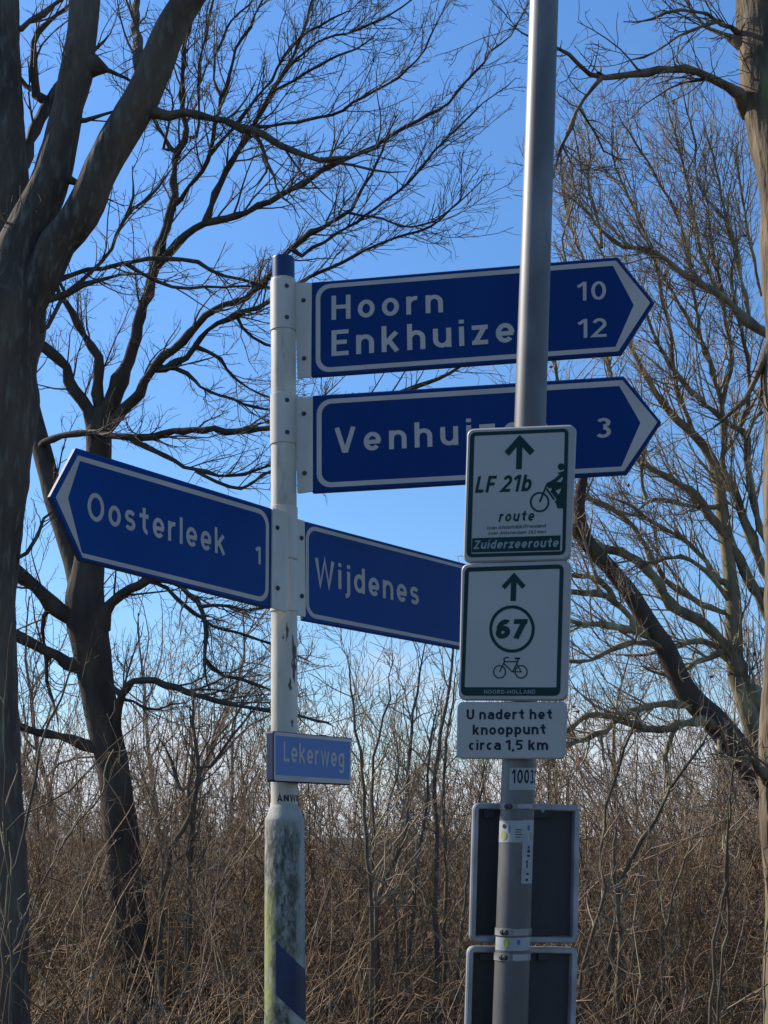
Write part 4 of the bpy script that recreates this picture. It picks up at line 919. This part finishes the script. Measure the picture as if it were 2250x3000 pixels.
# Hoorn / Enkhuizen
plH = Plane((-.21, 3.557, 3.1821), -11.44)
H = blade('direction_sign', 'topmost blue arrow sign reading Hoorn 10 and Enkhuizen 12, pointing right', plH, Z1,
      [(226, 178), (1463, 75), (1640-30, 258), (1478, 465), (226, 556)],
      [(242, 187), (1458, 88), (1597, 258), (1468, 455), (242, 543)], [(261, 202), (1446, 109), (1530, 268), (1456, 437), (261, 523)],
      [R0, .004, .004, .004, R0],
      [('Hoorn', (306, 328), (758, 297), (306, 231), dict(w=.165, sp=.255)),
       ('Enkhuizen', (306, 475), (1048, 417), (306, 371), dict(w=.165, sp=.255, fit='Enkhuize')),
       ('10', (1303, 251), (1418, 245), (1303, 176), dict(w=.15, sp=.16)),
       ('12', (1306, 402), (1420, 396), (1306, 326), dict(w=.15, sp=.16))], 'dimblue')
plV = Plane((-.2027, 3.557, 2.8273), -11.5)
Vn = blade('direction_sign', 'blue arrow sign reading Venhuizen 3, pointing right, half hidden by the route sign', plV, Z1,
      [(232, 637), (1487, 558), (1638, 742), (1500, 950), (230, 1026)],
      [(246, 652), (1484, 572), (1626, 742), (1492, 940), (246, 1009)], [(266, 669), (1472, 596), (1557, 745), (1480, 922), (266, 988)],
      [R0, .004, .004, .004, R0],
      [('Venhuizen', (318, 867), (820, 834), (318, 766), dict(w=.165, sp=.275, fit='Venhu')),
       ('3', (1377, 806), (1440, 802), (1377, 727), dict(w=.16))], 'dimblue')
plO = Plane((-.7105, 2.9, 2.4762), 55.5, -.4, -3)
O_ = blade('direction_sign', 'blue arrow sign reading Oosterleek 1, pointing left towards the trees', plO, Z2,
      [(65, 262), (160, 82), (889, 308), (886, 678), (175, 495)],
      [(80, 264), (163, 107), (878, 318), (876, 661), (181, 489)], [(126, 268), (170, 128), (866, 332), (864, 641), (178, 472)],
      [.004, .004, R0, R0, .004],
      [('Oosterleek', (198, 347), (714, 481), (200, 240), dict(w=.155, sp=.20)),
       ('1', (828, 510), (848, 517), (828, 444), dict(w=.17))], 'blue')
plW = Plane((-.2281, 3.6, 2.4679), 51.8)
W_ = blade('direction_sign', 'blue arrow sign reading Wijdenes, its tip hidden behind the route signs', plW, ZW,
      [(92, 393), (1555, 779), (1672, 1190), (1555, 1547), (95, 1277)],
      [(108, 418), (1552, 800), (1655, 1190), (1552, 1522), (108, 1250)], [(135, 462), (1540, 822), (1600, 1186), (1540, 1492), (137, 1216)],
      [R0, .004, .004, .004, R0],
      [('Wijdenes', (190, 953), (1128, 1148), (190, 717), dict(w=.165, sp=.20))], 'blue')

def flange(root, pl, pts, boltpx, off=.002):
    poly = [pl.uv(*p) for p in pts]
    fl = slab(pl, round_poly(poly, .004, 3), -.004+off, off+.0012, .0006).build('mounting_flange', M['cream'], root)
    for (x, y) in boltpx:
        u = pl.uv(x, y); bolt(pl.at(u[0], u[1], off+.001), pl.n, r=.0052, h=.006).build('bolt', M['bolt'], root)

collar(H, 828, 972); dot(H, .25, 852); dot(H, .25, 943)
flange(H, plH, [(862, 829), (914, 829), (912, 1105), (872, 1110)], [(890, 881), (892, 1051)])
collar(Vn, 1160, 1305); dot(Vn, .25, 1184); dot(Vn, .25, 1277)
flange(Vn, plV, [(864, 1166), (917, 1163), (917, 1440), (872, 1447)], [(891, 1213), (893, 1387)])
collar(O_, 1487, 1640); dot(O_, -.35, 1512, R=.003)
flange(O_, plO, [(795, 1489), (840, 1503), (838, 1795), (792, 1781)], [(808, 1547), (809, 1724)], off=.004)
collar(W_, 1645, 1793)
flange(W_, plW, [(852, 1516), (889, 1527), (892, 1809), (852, 1797)], [(879, 1577), (880, 1747)], off=.004)

# ---- street name sign
plL = Plane((-.2908, 3.447, 1.8657), 54.0)
Lk = empty('street_name_sign', plL.at(0, 0), 'small light blue street name sign reading Lekerweg on the cream post', 'street sign')
pp = [plL.uv(*ZL(*p)) for p in [(233, 212), (773, 262), (765, 583), (233, 558)]]
slab(plL, round_poly(pp, .006, 4), -.024, 0, .002).build('box_frame', M['blue_edge'], Lk)
q = [plL.uv(*ZL(*p)) for p in [(237, 218), (768, 268), (760, 575), (237, 550)]]
qi = [plL.uv(*ZL(*p)) for p in [(249, 243), (758, 289), (752, 545), (249, 513)]]
ring(plL, round_poly(q, .006, 4), round_poly(qi, .0015, 4), .0006).build('border', M['legend'], Lk)
sheet(plL, round_poly(qi, .0015, 4), .0005).build('panel', M['lightblue'], Lk)
text_on(plL, 'Lekerweg', ZL(303, 420), ZL(716, 463), ZL(303, 282), .0010, w=.155, sp=.17).build('lettering', M['legend'], Lk)

# ------------------------------------------------------------------ lamp post
lp = empty('lamp_post', LP.base, 'leaning galvanised steel pole carrying the green and white cycle route signs', 'pole')
zp = LP.z_of
lathe(LP, [(-.02, .039), (1, .0385), (2, .038), (3, .0372), (4.2, .036), (5.6, .034), (5.61, .030), (5.615, .004)], cap=False).build('pole', M['steel'], lp, smooth=True)

ZC = lambda x, y: (1300+.27125*x, 1200+.27125*y)
ZD = lambda x, y: (1300+.3164*x, 1600+.3164*y)
ZF = lambda x, y: (1300+.36174*x, 2200+.36174*y)
def lamp_plane(ymid, yaw, t, wl, off):
    c = LP.c(zp(ymid)); p = Plane(c, yaw, t, wl); return Plane(c+p.n*off, yaw, t, wl)
def uvs(pl, Z, pts): return [pl.uv(*Z(*p)) for p in pts]

# LF 21b sign
pl = lamp_plane(1450, -21, -3.6, 1.2, .056)
s1 = empty('route_sign', pl.at(0, 0), 'upper white cycle route sign reading LF 21b route and Zuiderzeeroute', 'route sign', 'cycle route signs on the pole')
out = round_poly(uvs(pl, ZC, [(250, 205), (1425, 157), (1362, 1626), (203, 1655)]), .017, 7)
slab(pl, out, -.016, 0, .004).build('plate', M['rim'], s1)
g_out = round_poly(uvs(pl, ZC, [(288, 247), (1350, 203), (1313, 1568), (246, 1597)]), .013, 6)
g_in = round_poly(uvs(pl, ZC, [(333, 285), (1308, 243), (1279, 1530), (297, 1558)]), .004, 6)
sheet(pl, g_in, .0005).build('face', M['plategrey'], s1)
mb = ring(pl, g_out, g_in, .0010)
line_on(pl, uvs(pl, ZC, [(812, 645), (822, 330)]), pl.uv(*ZC(853, 600))[0]-pl.uv(*ZC(790, 600))[0], .0011, mb=mb)
line_on(pl, uvs(pl, ZC, [(680, 478), (821, 322), (957, 470)]), .0150, .0012, mb=mb)
# bicycle and rider pictogram
def circ(pl, Z, cx, cy, r, n=32):
    return [pl.uv(*Z(cx+r*math.cos(2*math.pi*i/n), cy+r*1.04*math.sin(2*math.pi*i/n))) for i in range(n)]
line_on(pl, circ(pl, ZC, 1037, 1000, 96), .0044, .0011, closed=True, mb=mb)
for pts, wd in [([(1037, 1000), (1118, 805), (1150, 790)], .0045), ([(1110, 855), (1195, 975)], .0045), ([(1125, 838), (1215, 800), (1300, 800)], .0075),
                ([(1290, 690), (1215, 760), (1120, 815)], .0085), ([(1300, 810), (1165, 862)], .0125), ([(1170, 868), (1262, 985), (1225, 1000)], .0105),
                ([(1300, 850), (1250, 960)], .0100)]:
    line_on(pl, uvs(pl, ZC, pts), wd, .0012, mb=mb)
sheet(pl, uvs(pl, ZC, [(1230, 685), (1300, 662), (1325, 655), (1320, 845), (1262, 800), (1290, 740)]), .0013, mb)
sheet(pl, uvs(pl, ZC, [(1318, 840), (1318, 1068), (1228, 1066), (1218, 1030), (1200, 990), (1262, 960), (1290, 905)]), .0014, mb)
sheet(pl, circ(pl, ZC, 1268, 618, 36, 20), .0013, mb)
band = uvs(pl, ZC, [(310, 1390), (1263, 1358), (1257, 1521), (300, 1545)])
sheet(pl, band, .0011, mb)
mb.build('green_print', M['green'], s1)
tl = lambda *a, nm='lettering', m='green', par=None, **k: text_on(pl, *a, **k).build(nm, M[m], par)
tl('LF 21b', ZC(338, 900), ZC(935, 882), ZC(343, 722), .0013, w=.185, sp=.15, italic=.2, par=s1)
tl('route', ZC(592, 1213), ZC(970, 1201), ZC(596, 1100), .0013, w=.185, sp=.22, italic=.18, par=s1)
tl('(van Afsluitdijk/Friesland', ZC(470, 1297), ZC(1100, 1272), ZC(471, 1261), .0013, w=.14, sp=.16, italic=.15, par=s1)
tl('over Amsterdam 382 km)', ZC(480, 1353), ZC(1100, 1335), ZC(481, 1319), .0013, w=.14, sp=.16, italic=.15, par=s1)
text_on(pl, 'Zuiderzeeroute', ZC(322, 1509), ZC(1235, 1484), ZC(325, 1416), .0017, w=.19, sp=.15, italic=.18).build('banner_lettering', M['palegreen'], s1)

# junction 67 sign
pl = lamp_plane(1850, -22, -2.9, 1.0, .056)
s2 = empty('route_sign', pl.at(0, 0), 'white cycle junction sign with 67 in a ring and a bicycle, below the LF sign', 'route sign', 'cycle route signs on the pole')
out = round_poly(uvs(pl, ZD, [(160, 163), (1176, 131), (1140, 1432), (131, 1428)]), .017, 7)
slab(pl, out, -.016, 0, .004).build('plate', M['rim'], s2)
g_out = round_poly(uvs(pl, ZD, [(197, 198), (1112, 168), (1078, 1386), (158, 1385)]), .013, 6)
g_in = round_poly(uvs(pl, ZD, [(234, 238), (1074, 209), (1044, 1308), (194, 1306)]), .002, 6)
sheet(pl, g_in, .0005).build('face', M['plategrey'], s2)
mb = ring(pl, g_out, g_in, .0010)
line_on(pl, uvs(pl, ZD, [(643, 508), (652, 285)]), .0130, .0011, mb=mb)
line_on(pl, uvs(pl, ZD, [(552, 385), (652, 277), (742, 380)]), .0110, .0012, mb=mb)
line_on(pl, circ(pl, ZD, 633, 768, 197, 44), .0072, .0011, closed=True, mb=mb)
for cx in (518, 718): line_on(pl, circ(pl, ZD, cx, 1164, 55), .0028, .0011, closed=True, mb=mb)
for pts, wd in [([(518, 1165), (565, 1065), (557, 1045), (578, 1030), (604, 1032)], .0028), ([(563, 1070), (682, 1070)], .0028), ([(556, 1085), (636, 1165)], .0028),
                ([(640, 1166), (690, 1062), (682, 1042)], .0028), ([(658, 1040), (708, 1040)], .0045), ([(672, 1080), (718, 1164), (640, 1166)], .0024)]:
    line_on(pl, uvs(pl, ZD, pts), wd, .0012, mb=mb)
mb.build('green_print', M['green'], s2)
text_on(pl, '67', ZD(474, 858), ZD(752, 855), ZD(478, 680), .0013, w=.25, sp=.10, italic=.12).build('junction_number', M['green'], s2)
text_on(pl, 'NOORD-HOLLAND', ZD(375, 1368), ZD(848, 1367), ZD(376, 1332), .0014, w=.15, sp=.16).build('lettering', M['palegreen'], s2)

# distance plate
pl = lamp_plane(2140, -22, -2.6, .9, .053)
s3 = empty('distance_plate', pl.at(0, 0), 'plain white plate reading U nadert het knooppunt circa 1,5 km, under the 67 sign', 'sign plate')
out = round_poly(uvs(pl, ZD, [(124, 1441), (1140, 1441), (1118, 1972), (112, 1970)]), .014, 7)
slab(pl, out, -.012, 0, .003).build('plate', M['plategrey'], s3)
tl('U nadert het', ZD(212, 1605), ZD(1005, 1603), ZD(214, 1512), .0006, w=.19, sp=.15, m='navy', par=s3)
tl('knooppunt', ZD(268, 1748), ZD(945, 1742), ZD(269, 1654), .0006, w=.19, sp=.14, m='navy', par=s3)
tl('circa 1,5 km', ZD(230, 1888), ZD(966, 1888), ZD(232, 1795), .0006, w=.19, sp=.14, m='navy', par=s3)

# the two signs seen from behind
def back_sign(label, ymid, yaw, t, wl, corners, off):
    c = LP.c(zp(ymid)); p = Plane(c, yaw, t, wl); pl = Plane(c-p.n*off, yaw, t, wl)
    r = empty('route_sign', pl.at(0, 0), label, 'sign back', 'signs facing away on the far side of the pole')
    pts = uvs(pl, ZF, corners); o1 = round_poly(pts, .016, 7); i1 = inset(o1, .0135); i2 = inset(o1, .0155)
    slab(pl, o1, -.018, -.012, .002).build('sheet', M['darkmetal'], r)
    n = len(o1); mb = MB()
    rings = [(o1, -.0119), (o1, -.003), (inset(o1, .003), 0), (inset(o1, .0115), 0), (i1, -.002), (i2, -.0119)]
    V = [pl.at(q[0], q[1], h) for rr, h in rings for q in rr]
    mb.add(V, [(k*n+i, k*n+(i+1) % n, (k+1)*n+(i+1) % n, (k+1)*n+i) for k in range(5) for i in range(n)])
    mb.build('folded_rim', M['flange'], r)
    return r, pl
b1, pb = back_sign('dark back of the upper outward facing sign, behind the pole stickers', 2560, 14, -2.0, 1.2, [(243, 418), (1107, 440), (1088, 1562), (213, 1553)], .056)
for zx, zy in [((740, 885), (462, 545)), ((330, 420), (470, 545)), ((700, 880), (1440, 1500))]:
    slab(pb, uvs(pb, ZF, [(zx[0], zy[0]), (zx[1], zy[0]), (zx[1], zy[1]), (zx[0], zy[1])]), -.0125, -.004, .0008).build('clamp_rail', M['darkmetal'], b1)
u = pb.uv(*ZF(803, 481)); bolt(pb.at(u[0], u[1], -.004), pb.n, r=.004, h=.004).build('bolt', M['band'], b1)
b2, pb = back_sign('dark back of the lower outward facing sign, cut by the bottom of the view', 2930, 13, -2.0, 1.2, [(198, 1580), (1087, 1592), (1060, 2660), (165, 2660)], .056)
for zx, zy in [((770, 850), (1640, 1700)), ((300, 410), (1640, 1700))]:
    slab(pb, uvs(pb, ZF, [(zx[0], zy[0]), (zx[1], zy[0]), (zx[1], zy[1]), (zx[0], zy[1])]), -.0125, -.004, .0008).build('clamp_rail', M['darkmetal'], b2)
# band clamps and stickers on the pole
Yf = lambda zy: 2200+.36174*zy
for y0, y1 in ((428, 476), (1430, 1490), (1632, 1692)):
    lathe(LP, [(zp(Yf(y1)), .0386), (zp(Yf(y1))+.0004, .0402), (zp(Yf(y0))-.0004, .0402), (zp(Yf(y0)), .0386)], cap=False).build('band_clamp', M['band'], lp)
    patch(LP, .02, .95, zp(Yf(y1-8)), zp(Yf(y0+6)), .0408, n=8).build('clamp_buckle', M['flange'], lp)
    for th in (-.62, -.40):
        p = LP.at(th, zp(Yf((y0+y1)/2)), .040); bolt(p, p-LP.c(zp(Yf((y0+y1)/2))), r=.0045, h=.006).build('clamp_screw', M['bolt'], lp)
patch(LP, -.52, 1.75, zp(Yf(320)), zp(Yf(143)), .0388, n=20).build('number_label', M['sticker'], lp)
text_round(LP, '10032', -.36, zp(Yf(268)), .030, .0392, w=.17, sp=.17, cond=.66).build('lettering', M['navy'], lp)
patch(LP, -1.45, 1.3, zp(Yf(740)), zp(Yf(566)), .0388, n=24).build('sticker', M['sticker'], lp)
patch(LP, .36, 1.25, zp(Yf(1070)), zp(Yf(560)), .0391, n=10).build('sticker', M['sticker'], lp)
patch(LP, -1.3, 1.4, zp(Yf(1607)), zp(Yf(1503)), .0388, n=24).build('sticker', M['sticker'], lp)
def spot(th, y, a, b, m, name='sticker_print', r=.0395, n=14):
    mb = MB(); mb.add([LP.at(th+a*math.cos(6.2832*i/n), zp(Yf(y))+b*math.sin(6.2832*i/n), r) for i in range(n)], [tuple(range(n))]); mb.build(name, m, lp)
spot(-.80, 685, .22, .010, M['yellow']); spot(-.78, 610, .14, .005, M['green']); spot(-.42, 635, .07, .009, M['stickblue'])
spot(-.35, 1545, .2, .009, M['yellow']); spot(.32, 1540, .09, .006, M['stickblue']); spot(1.0, 690, .12, .010, M['yellow']); spot(.75, 625, .1, .006, M['stickblue'])
for i in range(4):
    patch(LP, -.06, .3-.04*(i % 2), zp(Yf(640+i*20)), zp(Yf(634+i*20)), .0392, n=6).build('sticker_line', M['navy'], lp)
for i, (y0, y1, t0, t1) in enumerate([(770, 790, .72, .85), (800, 822, .7, .9), (840, 856, .68, .9), (885, 905, .64, .76), (910, 945, .66, .74), (985, 1000, .66, .85), (1030, 1050, .62, .8)]):
    patch(LP, t0, t1, zp(Yf(y1)), zp(Yf(y0)), .0394, n=4).build('sticker_line', M['navy'], lp)
